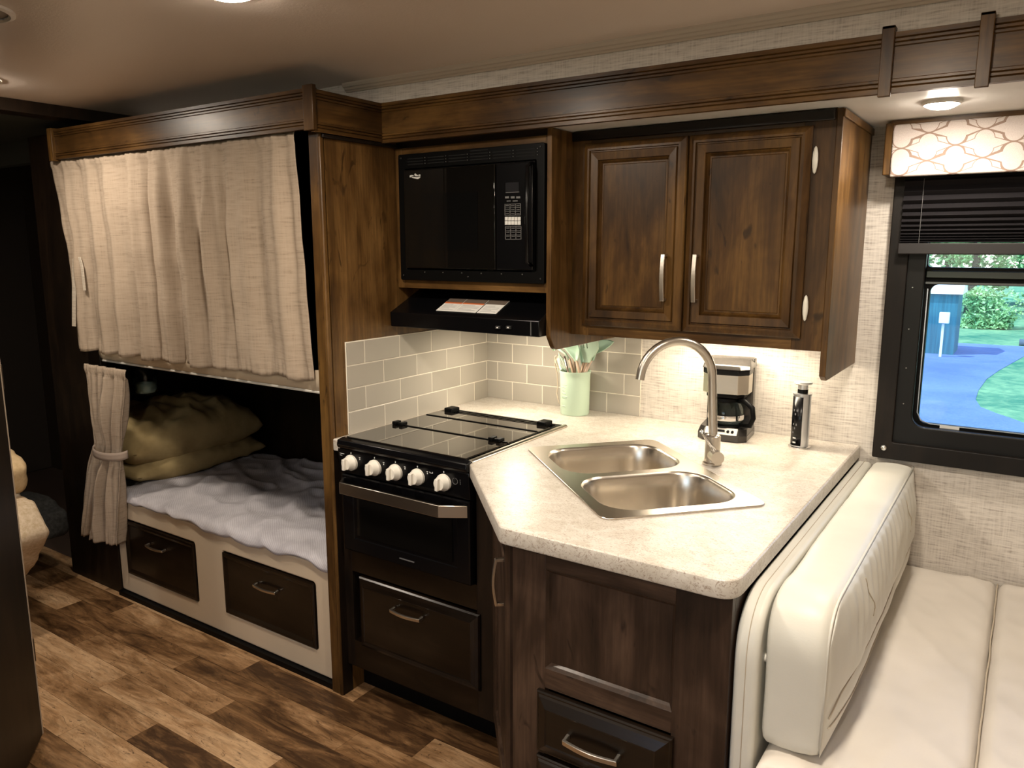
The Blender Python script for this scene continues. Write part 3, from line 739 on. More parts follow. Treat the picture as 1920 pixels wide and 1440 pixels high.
for x, z in ((-1.795, 1.424), (-1.52, 1.424), (-1.245, 1.424), (-1.248, 1.811), (-1.795, 1.811)):
    G().lathe([(.004, 2.0142), (.0035, 2.0115), (.001, 2.011)], (x, 0, z), 12, 'y').build('screw', plain('black_screw', (.05, .05, .05), .3, 1), mw, smooth=True)
g = G()
for k in range(6):
    g.lathe([(.0018, 2.0142), (.0018, 2.0125)], (-1.70 + .078 * k, 0, 1.437), 8, 'y')
for c in range(6):
    for r in range(3): g.lathe([(.0012, 2.0142), (.0012, 2.0122)], (-1.69 + .0865 * c, 0, 1.789 + .009 * r), 6, 'y')
g.build('vent_dots', plain('dot_grey', (.13, .13, .12), .4), mw, kind='stuff')
# keypad
G().box(*[at(947, 0, 2.0).x, at(973, 0, 2.0).x], 2.0005, 2.0025, at(960, 361, 2.0).z, at(960, 342, 2.0).z).build('display', plain('display_grey', (.016, .016, .018), .15), mw)
def P(x0, x1, y0, y1, y=2.0): return (at(x0, (y0 + y1) / 2, y).x, at(x1, (y0 + y1) / 2, y).x, y + .0003, y + .002, at((x0 + x1) / 2, y1, y).z, at((x0 + x1) / 2, y0, y).z)
g = G()
for r in range(2):
    for c in range(5): g.box(*P(946.5 + c * 6.0, 951.8 + c * 6.0, 406.5 + r * 8, 413.5 + r * 8))
g.build('keypad', WPRINT, mw, kind='stuff', label='white number keys')
g = G()
for (x0, x1, y0, y1) in ((946, 976, 382, 404), (947, 977, 424, 449)):
    g.box(*P(x0, x1, y0, y0 + .9)).box(*P(x0, x1, y1 - .9, y1)).box(*P(x0, x0 + .8, y0, y1)).box(*P(x1 - .8, x1, y0, y1))
    for k in (1, 2): yy = y0 + (y1 - y0) * k / 3; g.box(*P(x0, x1, yy - .4, yy + .4))
    for k in (1, 2): xx = x0 + (x1 - x0) * k / 3; g.box(*P(xx - .4, xx + .4, y0, y1))
    for i in range(3):
        for j in range(3): g.box(*P(x0 + 2 + i * 10, x0 + 8 + i * 10, y0 + 3 + j * 7.6, y0 + 4.4 + j * 7.6))
for k in range(3): g.box(*P(947 + 10.5 * k, 954 + 10.5 * k, 368, 372))
g.box(*P(950, 957, 376, 377.6)).box(*P(961, 970, 375.6, 377.6)).box(*P(948, 973, 360, 361))
g.build('key_print', plain('key_grey', (.12, .12, .12), .6), mw, kind='stuff')
# small winged emblem at the door's upper left corner
def blob(pts, y=2.0): return [(q.x, q.z) for q in (at(a, b, y) for a, b in pts)]
g = G()
for pts in ([(768, 329), (771, 328), (775, 328.3), (775, 330), (771, 331.5), (768, 332.6)], [(776.5, 328), (777.5, 325.3), (779, 325.5), (781, 327.5), (784, 328.5), (783.5, 330), (781, 330.8), (778, 330)], [(784.5, 327.3), (787.5, 327), (787.8, 329.5), (784.8, 330.3)], [(771, 332.5), (776, 331.6), (781, 332.2), (787.8, 330.8), (786.5, 334), (783, 335.6), (779, 335), (773, 333.6)]):
    b_ = blob(pts); g.loft([[(x, 2.0022, z) for x, z in b_], [(x, 2.0004, z) for x, z in b_]])
g.build('emblem', WPRINT, mw, kind='stuff')

hd = thing('range_hood', 'black range hood with warning labels under the microwave', 'hood', (-1.52, 2.25, 1.25))
G().extr([(1.985, 1.250), (1.982, 1.299), (2.16, 1.381), (2.555, 1.381), (2.555, 1.262), (2.01, 1.250)], 'x', -1.833, -1.2295).build('canopy', BLACK, hd, bevel=.0025)
G().box(-1.2595, -1.257, 1.9815, 1.986, 1.254, 1.296).build('end_seam', GPRINT, hd)
G().box(-1.65, -1.40, 2.15, 2.38, 1.249, 1.254).build('filter', STEEL, hd)
G().box(-1.57, -1.47, 2.26, 2.34, 1.238, 1.248).build('lamp_cover', emit('hood_lens', (1, .84, .6), 3), hd)
for px in (933, 953):
    q = at(px, 614, 1.978); G().box(q.x - .008, q.x + .008, 1.976, 1.984, q.z - .005, q.z + .005).build('switch', plain('switch_grey', (.03, .03, .03), .3), hd, bevel=.001, label='rocker switch')
    G().box(q.x - .003, q.x + .003, 1.9752, 1.977, q.z - .002, q.z + .002).build('switch_mark', WPRINT, hd)
sl = (1.381 - 1.299) / (2.16 - 1.982)
def hl(u, y, h): return (u, y - h * .4, 1.299 + (y - 1.982) * sl + h * .9)
for u0, u1, kind_ in ((-1.648, -1.575, 0), (-1.574, -1.484, 0), (-1.480, -1.404, 1)):
    lb = G().loft([[hl(u0, 2.006, .001), hl(u1, 2.006, .001), hl(u1, 2.084, .001), hl(u0, 2.084, .001)], [hl(u0, 2.006, .002), hl(u1, 2.006, .002), hl(u1, 2.084, .002), hl(u0, 2.084, .002)]]).build('label_sheet', PAPER, hd)
    q = lambda a, b, c, d, m, nme: G().loft([[hl(a, c, .002), hl(b, c, .002), hl(b, d, .002), hl(a, d, .002)], [hl(a, c, .0026), hl(b, c, .0026), hl(b, d, .0026), hl(a, d, .0026)]]).build(nme, m, lb)
    q(u0 + .001, u1 - .001, 2.058, 2.084, BRPRINT, 'label_band')
    if not kind_: q(u0 + .001, u1 - .001, 2.052, 2.061, ORANGE, 'label_band')
    g = G()
    for k in range(5):
        c = 2.014 + .0075 * k; a = u0 + .008; b = u1 - .010 - .02 * (k % 3 == 1)
        g.loft([[hl(a, c, .002), hl(b, c, .002), hl(b, c + .0022, .002), hl(a, c + .0022, .002)], [hl(a, c, .0025), hl(b, c, .0025), hl(b, c + .0022, .0025), hl(a, c + .0022, .0025)]])
    g.build('fine_print', plain('text_grey', (.42, .41, .40), .7), lb, kind='stuff')

uc = thing('wall_cabinet', 'two-door walnut wall cabinet with raised panel doors above the sink', 'cabinet', (-.83, 2.35, 1.24))
YF = 2.150
G().box(-1.2125, -1.150, YF, YF + .02, 1.246, 1.866).build('stile', WZ, uc, bevel=.001)
G().box(-.530, -.452, YF, YF + .02, 1.246, 1.866).build('stile', WZ, uc, bevel=.001)
G().box(-1.150, -.530, YF, YF + .02, 1.800, 1.866).build('rail', WX, uc, bevel=.001)
G().box(-1.150, -.530, YF, YF + .02, 1.246, 1.300).build('rail', WX, uc, bevel=.001)
G().box(-1.2125, -.455, YF - .010, YF, 1.836, 1.864).build('top_moulding', DKX, uc, bevel=.003)
G().box(-1.2125, -.452, YF + .02, 2.559, 1.246, 1.258).build('bottom', PX, uc)
pr = round_poly([(YF - .004, 1.864), (2.558, 1.864), (2.558, 1.185), (2.19, 1.162), (YF - .004, 1.185)], [0, 0, 0, .01, .012])
pr = [(YF - .004, 1.864), (2.558, 1.864), (2.558, 1.166), (2.17, 1.166), (YF - .004, 1.180)]
G().extr(pr, 'x', -.452, -.436).build('end_panel', PZ, uc, bevel=.002)
G().box(-.437, -.431, YF - .006, 2.558, 1.842, 1.862).build('end_moulding', PX, uc, bevel=.002)
DP = [(0, 0), (0, .010), (.003, .013), (.016, .021), (.022, .021), (.0235, .014), (.0265, .014), (.029, .020), (.050, .018), (.0515, .010), (.0550, .012), (.060, .004), (.064, .004)]
for x0, x1, hx in ((-1.168, -.841, -.892), (-.836, -.506, -.797)):
    dr = G().rings(x0, x1, 1.278, 1.826, DP, MF(YF - .0005)).build('door', WZ, uc)
    G().rings(x0 + .064, x1 - .064, 1.278 + .064, 1.826 - .064, [(0, .0042), (.002, .0054)], MF(YF - .0005), False).build('door_panel', WZ, dr)
    pull(dr, (hx, YF - .018, 1.500), (hx, YF - .018, 1.365), (0, -1, 0), .013, .026, NICKEL)
for z in (1.740, 1.360):
    g = G(); g.lathe([(.001, z - .034), (.004, z - .030), (.0065, z - .016), (.0075, z), (.0065, z + .016), (.004, z + .030), (.001, z + .034)], (-.497, YF - .008, 0), 14)
    g.build('hinge', plain('hinge_white', (.70, .68, .60), .35), uc, auto=40)
ll = thing('under_cabinet_light', 'slim puck light under the two-door wall cabinet', 'light', (-.65, 2.38, 1.24))
G().lathe([(.03, 1.2455), (.03, 1.238), (.012, 1.232), (.012, 1.226), (.001, 1.2255)], (-.645, 2.36, 0), 20).build('housing', plain('fixture_bronze', (.10, .08, .06), .4), ll, auto=30)
G().box(-1.03, -.70, 2.385, 2.415, 1.237, 1.2455).build('lens', emit('strip_lens', (1, .82, .58), 2.0), ll)

# ------------------------------------------------------------------ things on the counter
ck = thing('utensil_crock', 'mint green crock with embossed lines full of kitchen utensils', 'crock', (-1.372, 2.468, .91))
CX, CY = -1.372, 2.468
G().lathe([(.052, .9105), (.0535, .915), (.055, 1.04), (.0565, 1.062), (.0585, 1.068), (.0585, 1.072), (.055, 1.072), (.053, 1.06), (.050, .925), (.001, .922)], (CX, CY, 0), 40).build('pot', MINT, ck, auto=35)
g = G()
for z, a0, a1 in ((1.025, -2.05, -1.60), (1.015, -2.15, -1.75), (1.002, -2.1, -1.8), (.992, -2.1, -1.75), (.980, -2.15, -1.6), (.975, -2.05, -1.7), (.945, -2.1, -1.75)):
    g.tube([(CX + .0545 * math.cos(a0 + (a1 - a0) * k / 6), CY + .0545 * math.sin(a0 + (a1 - a0) * k / 6), z) for k in range(7)], .0013, 6)
g.build('embossing', MINT, ck, kind='stuff')
def handle_of(t, rim, neck, Yr, Yn, r=.0055, mat=HWOOD):
    a, b = at(*rim, Yr), at(*neck, Yn); d = (b - a); low = a - d * ((a.z - .935) / d.z)
    lv = Vector((low.x - CX, low.y - CY, 0))
    if lv.length > .026: lv *= .026 / lv.length; low.x, low.y = CX + lv.x, CY + lv.y
    G().tube([low, a, b], [r, r, r * .9], 10).build('handle', mat, t, smooth=True); return b, (b - a).normalized()
def flat_head(t, neck, outline_px, Y0_, Y1_, th=.004, name='head', mat=MINT, thick=None):
    n = len(outline_px); lo = min(p[1] for p in outline_px); hi = max(p[1] for p in outline_px)
    pts = [at(x, y, Y0_ + (Y1_ - Y0_) * (hi - y) / max(hi - lo, 1)) for x, y in outline_px]
    G().loft([[p + Vector((0, -th, 0)) for p in pts], [p + Vector((0, th, 0)) for p in pts]]).build(name, mat, t, bevel=.0015)
# slotted turner
t = thing('slotted_turner', 'mint slotted turner with square blade upright in the crock', 'utensil', (CX, CY, .93))
b, d = handle_of(t, (1091, 701), (1100, 678), 2.445, 2.452)
flat_head(t, b, [(1097, 680), (1091, 662), (1088, 648), (1094, 645.5), (1095, 653), (1097, 653), (1096.5, 644.8), (1100, 643.5), (1101.5, 653), (1103.5, 653), (1102, 642), (1107, 640.5), (1112, 639), (1121, 637), (1122, 655), (1116, 665), (1110, 671), (1106, 680)], 2.450, 2.44, mat=MINTS[2])
t = thing('spatula', 'mint pointed spatula leaning right out of the crock', 'utensil', (CX, CY, .93))
b, d = handle_of(t, (1096, 701), (1110, 673), 2.465, 2.475, mat=plain('tan_handle', (.55, .42, .33), .5))
flat_head(t, b, [(1108, 676), (1112, 662), (1118, 650), (1126, 637), (1140, 637), (1147, 639), (1151, 641), (1146, 647), (1134, 656), (1124, 661), (1117, 664), (1113, 676)], 2.475, 2.485, .006, mat=MINTS[1])
t = thing('mixing_spoon', 'mint deep spoon in the middle of the crock', 'utensil', (CX, CY, .93))
b, d = handle_of(t, (1087, 702), (1081, 676), 2.435, 2.43)
def spoon(t, outline_px, Y, dep=.012, mat=MINTS[0]):
    pts = [at(x, y, Y) for x, y in outline_px]; c = sum(pts, Vector((0, 0, 0))) / len(pts)
    rg = [[c.lerp(p, k) + Vector((0, dep * (1 - k * k), 0)) for p in pts] for k in (1, .8, .55, .25)]
    G().loft(rg, False, True).build('head', mat, t, smooth=True, solid=.003)
spoon(t, [(1077, 678), (1074, 672), (1067, 664), (1060, 656), (1055, 649), (1063, 647), (1075, 645), (1082, 644), (1085, 649), (1087, 657), (1086, 666), (1084, 673), (1083, 678)], 2.428)
t = thing('serving_spoon', 'mint spoon behind the slotted turner in the crock', 'utensil', (CX, CY, .93))
b, d = handle_of(t, (1090, 701), (1094, 680), 2.49, 2.495)
spoon(t, [(1090, 682), (1087, 672), (1085, 660), (1087, 650), (1093, 648), (1098, 655), (1099, 668), (1096, 682)], 2.497, mat=MINTS[1])
t = thing('basting_brush', 'mint handled brush standing at the left inside the crock', 'utensil', (CX, CY, .93))
b, d = handle_of(t, (1055, 702), (1046, 672), 2.47, 2.475, .0050, MINT)
t = thing('tongs', 'mint tipped tongs with ring end leaning left over the crock rim', 'tongs', (CX, CY, .93))
b, d = handle_of(t, (1076, 702), (1067, 672), 2.44, 2.43)
g = G(); g.tube([at(1067, 674, 2.43), at(1060, 663, 2.428), at(1050, 656, 2.425), at(1040, 650, 2.423), at(1035, 642, 2.42), at(1028, 633, 2.42)], [.006, .0065, .008, .008, .007, .006], 10, flat=.6); g.build('arm', MINT, t, smooth=True)
q = at(1039, 654, 2.418); g = G(); g.lathe([(.006, q.y - .004), (.008, q.y), (.006, q.y + .004), (.003, q.y)], (q.x, 0, q.z), 18, 'y', False); g.build('ring', MINT, t, smooth=True)
t = thing('whisk', 'wire whisk with mint wires among the crock utensils', 'utensil', (CX, CY, .93))
b, d = handle_of(t, (1066, 703), (1058, 668), 2.455, 2.455, .0045, plain('steel_handle', (.5, .42, .36), .3, 1))
for k in range(4):
    w0 = at(1062, 700, 2.46); g = G(); w1 = at(1047, 661, 2.46)
    mid = w0.lerp(w1, .5); sdv = Vector((math.cos(k * PI / 4), math.sin(k * PI / 4), 0)) * .014
    g.tube([w0, w0.lerp(w1, .3) + sdv * .8, mid + sdv * 1.1, w1, mid - sdv * 1.1, w0.lerp(w1, .3) - sdv * .8, w0], .0012, 6); g.build('wire', MINT, t, smooth=True)
t = thing('wooden_spoon', 'plain wooden spoon handle in the back of the crock', 'utensil', (CX, CY, .93))
b, d = handle_of(t, (1078, 702), (1075, 668), 2.50, 2.505, .006); 
t = thing('measuring_strap', 'thin pale cord loop hanging beside the crock', 'cord', at(1048, 760, 2.50))
G().tube([at(1051, 700, 2.468), at(1040, 675, 2.47), at(1041, 668, 2.47), at(1048, 664, 2.47), at(1040, 680, 2.49), at(1045, 700, 2.51), at(1046, 725, 2.52), at(1044, 738, 2.52), at(1047, 750, 2.52), at(1049, 757, 2.515)], .0022, 8).build('cord', plain('cord_pale', (.62, .52, .40), .5), t, smooth=True)

# coffee maker
cm = thing('coffee_maker', 'steel and black drip coffee maker on the counter behind the faucet', 'coffee maker', (-.79, 2.44, .91))
TC = Matrix.Translation((-.790, 2.44, 0)) @ Matrix.Rotation(math.radians(6), 4, 'Z')
DG = plain('graphite', (.055, .05, .045), .22, .6)
def octa(x0, x1, y0, y1, c): return [(x0 + c, y0), (x1 - c, y0), (x1, y0 + c), (x1, y1 - .012), (x1 - .012, y1), (x0 + .012, y1), (x0, y1 - .012), (x0, y0 + c)]
G(TC).prism(octa(-.078, .078, -.082, .080, .022), .9105, .932).loft([[(x, y, .932) for x, y in octa(-.078, .078, -.082, .080, .022)], [(x, y, .950 if y < -.0 else .957) for x, y in octa(-.074, .074, -.060, .076, .02)]]).build('base', DG, cm, bevel=.002)
G(TC).loft([[(-.050, -.0835, .934), (.050, -.0835, .934), (.050, -.064, .9515), (-.050, -.064, .9515)], [(-.050, -.081, .932), (.050, -.081, .932), (.050, -.061, .949), (-.050, -.061, .949)]]).build('control_strip', WHITE, cm)
G(TC).box(-.018, .012, -.0775, -.0760, .9405, .9475).build('display', BLACK, cm)
for x in (.022, .036): G(TC).lathe([(.0045, -.0795), (.0045, -.074)], (x, 0, .943), 12, 'y').build('button', BLACK, cm)
G(TC).prism(octa(-.074, .074, .030, .078, .004), .950, 1.165).build('tank', DG, cm, bevel=.004)
G(TC).prism(octa(-.072, .072, -.066, .034, .028), 1.060, 1.122).build('steel_housing', STEEL, cm, bevel=.001, seg=1)
G(TC).prism(octa(-.073, .073, -.067, .036, .028), 1.122, 1.138).build('black_band', BLACK, cm, bevel=.002)
G(TC).loft([[(x, y, 1.138) for x, y in octa(-.076, .076, -.070, .080, .028)], [(x, y, 1.152) for x, y in octa(-.074, .074, -.060, .078, .028)], [(x, y, 1.166) for x, y in octa(-.066, .066, -.015, .072, .02)]]).build('lid', DG, cm, bevel=.003)
G(TC).prism(octa(-.060, .060, -.058, .03, .02), 1.046, 1.060).build('brew_basket', BLACKM, cm, bevel=.003)
G(TC).lathe([(.055, .9505), (.055, .956), (.001, .957)], (0, -.012, 0), 28).build('warming_plate', BLACK, cm, auto=30)
cf = G(TC).lathe([(.001, .9585), (.045, .9590), (.054, .966), (.057, .985), (.054, 1.010), (.044, 1.030), (.042, 1.036)], (0, -.014, 0), 36, cap=False).build('carafe', JGLASS, cm, smooth=True)
G(TC).lathe([(.0575, .974), (.0578, .979), (.0578, .986), (.0575, .990)], (0, -.014, 0), 36, cap=False).build('carafe_band', CHROME, cf, smooth=True)
G(TC).lathe([(.043, 1.030), (.047, 1.034), (.046, 1.043), (.02, 1.046), (.001, 1.046)], (0, -.014, 0), 28).build('carafe_lid', BLACKM, cf, auto=35)
G(TC).tube([(.040, -.034, 1.040), (.066, -.048, 1.038), (.090, -.058, 1.022), (.095, -.062, .990), (.086, -.057, .965), (.050, -.040, .960)], [.010, .009, .0085, .008, .008, .006], 12).build('carafe_handle', BLACKM, cf, smooth=True)
# pop-up socket tower
po = thing('pop_up_socket', 'silver pop-up socket tower with black outlet face near the counter corner', 'socket', (-.555, 2.43, .91))
PXo, PYo = -.555, 2.43
G().lathe([(.033, .9105), (.033, .913), (.028, .915)], (PXo, PYo, 0), 32).build('flange', CHROME, po, auto=30)
G().lathe([(.0265, .914), (.0265, 1.074), (.0280, 1.075), (.0280, 1.079), (.001, 1.080)], (PXo, PYo, 0), 36).build('tower', plain('satin_silver', (.62, .64, .66), .3, .9), po, auto=30)
def oface(u, v):
    a = math.radians(-152 + 82 * u); return (PXo + .0272 * math.cos(a), PYo + .0272 * math.sin(a), .918 + .152 * v)
fc2 = G().grid(oface, 14, 1).build('outlet_face', BLACK, po, smooth=True, solid=.0008)
g = G()
def dot(a, z, w_, h): 
    a = math.radians(a); c = Vector((PXo + .0278 * math.cos(a), PYo + .0278 * math.sin(a), z)); tx = Vector((-math.sin(a), math.cos(a), 0)) * w_ / 2; n_ = Vector((math.cos(a), math.sin(a), 0)) * .0006
    g.loft([[c - tx + Vector((0, 0, -h)), c + tx + Vector((0, 0, -h)), c + tx + Vector((0, 0, h)), c - tx + Vector((0, 0, h))], [c - tx + n_ + Vector((0, 0, -h)), c + tx + n_ + Vector((0, 0, -h)), c + tx + n_ + Vector((0, 0, h)), c - tx + n_ + Vector((0, 0, h))]])
for z in (.928, .942): dot(-112, z, .010, .0022)
g.build('usb_ports', WPRINT, fc2, kind='stuff')
g = G()
for z in (.978, 1.022):
    for a, dz in ((-124, .006), (-104, .006), (-114, -.006)): dot(a, z + dz, .0035, .003)
for z in (.957, .960): dot(-125, z, .006, .0006)
g.build('socket_slots', plain('slot_grey', (.16, .16, .17), .3), fc2, kind='stuff')
G().lathe([(.0155, 1.079), (.0155, 1.092)], (PXo, PYo, 0), 24).build('neck', BLACK, po, auto=30)
G().lathe([(.015, 1.092), (.015, 1.106), (.026, 1.108), (.0275, 1.111), (.026, 1.114), (.001, 1.115)], (PXo, PYo, 0), 32).build('cap', plain('satin_cap', (.75, .77, .78), .28, .8), po, auto=30)

# ------------------------------------------------------------------ window, pelmet, blind
WL, WR_, WB, WT = -.362, .66, .885, 1.725
win = thing('window_1', None, None, (.1, 2.55, .885), kind='structure')
WM = plain('black_frame', (.004, .0035, .003), .4, Specular_IOR_Level=.25)
VF = wood('frame_wood', 'z', (.003, .0022, .0015), (.007, .0046, .003), (.014, .009, .0055), .55, .0)
plate('window_frame', VF, [rrect(WL, WR_, WB, WT, .004, 2), rrect(WL + .052, WR_ - .052, WB + .052, WT - .03, .006, 2)[::-1]], 2.528, 2.560, win, .003, UP)
plate('inner_frame', WM, [rrect(WL + .048, WR_ - .048, WB + .048, WT - .026, .003, 2), rrect(WL + .098, WR_ - .098, WB + .105, 1.71, .035, 6)[::-1]], 2.545, 2.575, win, .004, UP)
plate('sash', BLACKM, [rrect(WL + .085, WR_ - .085, WB + .092, 1.715, .03, 6), rrect(WL + .112, WR_ - .112, .998, 1.412, .022, 6)[::-1], rrect(WL + .100, WR_ - .10, 1.462, 1.70, .01, 3)[::-1]], 2.575, 2.60, win, .002, UP)
G().box(WL + .100, WR_ - .1, 2.556, 2.578, 1.432, 1.452).build('cross_bar', plain('green_black', (.014, .020, .014), .3), win, bevel=.002)
G().box(WL + .100, WR_ - .1, 2.560, 2.578, 1.414, 1.420).build('cross_bar', plain('gloss_bar', (.05, .05, .05), .2), win)
G().box(WL + .10, WR_ - .1, 2.592, 2.596, .99, 1.70).build('glass_pane', GLASS, win)
G().box(-.191, -.140, 2.5715, 2.5745, .988, .998).build('sticker', WPRINT, win)
G().tube([(WL + .106, 2.573, 1.40), (WL + .108, 2.573, 1.03), (WL + .120, 2.573, 1.006), (WL + .145, 2.573, .998), (.5, 2.573, .998)], .0016, 6).build('gasket', plain('grey_gasket', (.35, .38, .40), .4), win, smooth=True)
G().lathe([(.009, 2.5285), (.009, 2.521), (.005, 2.518), (.001, 2.518)], (-.330, 0, .919), 16, 'y').build('screw_cap', CHROME, win, smooth=True)
for px, py in ((1711, 539), (1704, 617), (1699, 690), (1694, 757)):
    q = at(px, py, 2.544); G().lathe([(.0018, q.y + .002), (.0018, q.y - .001)], (q.x, 0, q.z), 8, 'y').build('screw', plain('frame_screw', (.35, .33, .30), .3, 1), win)
# the back wall is opened behind the window
wb = bpy.data.objects['wall_back']; bpy.data.meshes.remove(wb.data) if False else None
bpy.data.objects.remove(wb)
wb = plate('wall_back', WALLP, [[(-1.836, 0), (1.3, 0), (1.3, 1.90), (-1.836, 1.90)], rrect(WL + .03, WR_ - .03, WB + .03, WT - .02, .01, 2)[::-1]], 2.5605, 2.620, None, 0, UP); wb['kind'] = 'structure'

pm = thing('pelmet', 'window pelmet covered in pinkish trellis fabric with a walnut edge', 'pelmet', (.15, 2.49, 1.72))
G().box(-.372, .70, 2.452, 2.559, 1.858, 1.866).build('top_board', WX, pm)
G().box(-.384, -.362, 2.442, 2.559, 1.718, 1.858).build('end_board', WZ, pm, bevel=.003)
G().box(-.364, .70, 2.436, 2.456, 1.712, 1.852).build('fabric_panel', PELM, pm, bevel=.005, seg=3)
G().box(-.372, .70, 2.445, 2.458, 1.852, 1.861).build('edge_strip', WX, pm)
bl = thing('pleated_blind', 'black pleated blind half raised at the top of the window', 'blind', (.15, 2.53, 1.5))
BLM = plain('blind_cloth', (.011, .0095, .011), .85, Specular_IOR_Level=.2)
zt = [1.712, 1.700, 1.668, 1.663, 1.636, 1.632, 1.606, 1.602, 1.584, 1.580]
zs = [1.722, 1.690, 1.664, 1.640, 1.618, 1.600, 1.585, 1.572, 1.561, 1.552, 1.545, 1.538, 1.532]
g_all = []
for k in range(len(zs) - 1):
    z1, z0 = zs[k], zs[k + 1]; h = z1 - z0
    G().loft([[(x, 2.520, z1), (x, 2.506, z0 + h * .42), (x, 2.520, z0)] for x in (-.333, .64)], True, True).build('pleat', BLM, bl)
G().box(-.336, .64, 2.500, 2.524, 1.499, 1.531).build('bottom_rail', plain('blind_rail', (.010, .008, .008), .6), bl, bevel=.003)
G().box(-.333, .64, 2.500, 2.528, 1.71, 1.722).build('head_rail', BLACKM, bl)
G().tube([(-.283, 2.503, 1.71), (-.283, 2.503, 1.52)], .0007, 6).build('cord', plain('grey_cord', (.12, .12, .12), .6), bl)

# ------------------------------------------------------------------ ceiling lights
def puck(x, y, z, label, r=.052):
    t = thing('ceiling_light', label, 'light', (x, y, z))
    G().lathe([(r, z), (r, z - .005), (r * .86, z - .009), (r * .80, z - .005)], (x, y, 0), 36, cap=False).build('ring', WHITE, t, auto=40)
    G().lathe([(r * .84, z - .004), (r * .74, z - .012), (r * .5, z - .017), (r * .2, z - .019), (.001, z - .0195)], (x, y, 0), 32, cap=False).build('lens', LENS, t, smooth=True)
puck(-.226, 2.2, 1.866, 'lit round puck light in the white soffit over the dinette', .045)
for (lx, ly), nm in zip(LAMPS, ('lit puck light in the main ceiling near the rear room', 'lit puck light in the main ceiling at the top of the photo', 'lit puck light in the main ceiling over the aisle', 'lit puck light in the front ceiling nearer the door side', 'lit puck light in the front ceiling above the viewer')):
    puck(lx, ly, 2.0598, nm, .065)
vt = thing('ceiling_speaker', 'round flush ceiling ring at the top left', 'speaker', (-2.10, .87, 2.055))
G().lathe([(.105, 2.0595), (.105, 2.053), (.095, 2.050), (.090, 2.054)], (-2.10, .872, 0), 40, cap=False).build('rim', plain('ring_cream', (.55, .50, .44), .4), vt, auto=40)
G().lathe([(.092, 2.0585), (.001, 2.056)], (-2.10, .872, 0), 40, cap=False).build('grille', plain('grille_grey', (.32, .28, .24), .6), vt)

# ------------------------------------------------------------------ dinette
def yz_panel(x0, x1, prof, name, mat, parent, bev, **k):
    return G().extr(prof, 'x', x0, x1).build(name, mat, parent, bevel=bev, seg=4, **k)
dp = thing('dinette_end_panel', 'cream vinyl padded end panel between the counter and the dinette cushion', 'panel', (-.385, 1.95, 0))
pr = round_poly([(1.372, 0), (1.372, .862), (2.556, .862), (2.556, 0)], [0, .13, 0, 0], 12)
yz_panel(-.4085, -.362, pr, 'padding', CREAM, dp, .011)
def seam(pts, parent, r=.0012, mat=STITCH, name='seam'): G().tube(pts, r, 6).build(name, mat, parent, smooth=True)
def off_prof(o, x, z0=0):
    p = round_poly([(1.372 + o, z0), (1.372 + o, .862 - o), (2.556, .862 - o)], [0, .12, 0], 12); return [(x, a, b) for a, b in p]
seam([(x, 1.3715 , z) for x, z in ((-.384, .0), (-.384, .72))] + [(-.384, y - .0006, z + .0006) for y, z in round_poly([(1.372, .70), (1.372, .862), (2.55, .862)], [0, .13, 0], 12)[1:]], dp, .0009)
G().lathe([(.008, -.3625), (.008, -.357), (.001, -.355)], (0, 1.425, .735), 12, 'x').build('button', WHITE, dp, smooth=True)

# back cushion, softly shaped block
bc = thing('back_cushion', 'cream vinyl seat back cushion leaning against the padded end panel', 'cushion', (-.30, 1.97, .56))
def cushion(u, v):      # u round the yz outline, v across x
    pass
PR = round_poly([(1.395, .570), (1.388, .872), (2.545, .872), (2.545, .570)], [.03, .105, .03, .03], 10)
n = len(PR); cyz = Vector((1.97, .72))
dense = []
for i in range(n):
    a, b = Vector(PR[i]), Vector(PR[(i + 1) % n]); m = max(1, int((b - a).length / .018))
    dense += [a.lerp(b, k / m) for k in range(m)]
def ring_at(x, ins, bulge=0):
    out = []
    for p in dense:
        d = (cyz - p); q = p + Vector((d.x / abs(d.x) if abs(d.x) > .45 else d.x / .45, d.y / .15 if abs(d.y) < .15 else d.y / abs(d.y))) * ins
        wv = .0035 * nz(p.x * 6, p.y * 8, x * 12) + .002 * nz(p.x * 19, p.y * 17, x * 9)
        out.append((x + .003 * nz(p.x * 5, p.y * 5), q.x, q.y + wv))
    return out
xs = [(-.356, .012), (-.352, .004), (-.345, 0), (-.32, -.002), (-.29, -.003), (-.262, -.001), (-.252, .002), (-.246, .008)]
G().loft([ring_at(x, i) for x, i in xs], True, False).build('boxing', CREAM, bc, auto=60)
# front face: pillowy panel with gathered pleats, inside the piping
def face(u, v):
    y = 1.400 + 1.14 * u; z = .578 + .288 * v
    e = min(u * 5.5, (1 - u) * 9, 1); e2 = math.sin(PI * min(max(v, 0), 1))
    ez = max(0, e) ** .5 * e2 ** .45
    puck_ = .0045 * math.sin(y * 115 + 3 * nz(y * 6, z * 5)) * max(0, min(1, (v - .35) * 2.2)) * (1 - abs(2 * u - 1) ** 3)
    cr = .004 * nz(y * 8, z * 18) + .010 * math.exp(-((v - .30 - .02 * math.sin(u * 9)) / .05) ** 2) * -1
    rr = .10
    if u * 1.14 < rr and v > 1 - rr / .29:          # follow the rounded near corner
        a = (rr - u * 1.14) / rr; zmax = .866 - rr + rr * math.sqrt(max(0, 1 - a * a)); z = min(z, zmax)
    return (-.247 + .030 * ez + (puck_ + cr) * ez, y, z)
G().grid(face, 150, 44).build('front', CREAM, bc, smooth=True)
def pip(zf, rnd=True): return [(-.2465, y, z) for y, z in round_poly([(1.400, .72), (1.400, .866), (2.54, .866)], [0, .10, 0], 12)]
seam([(-.2465, 1.398, .60)] + pip(0), bc, .0028, CREAM, 'piping')
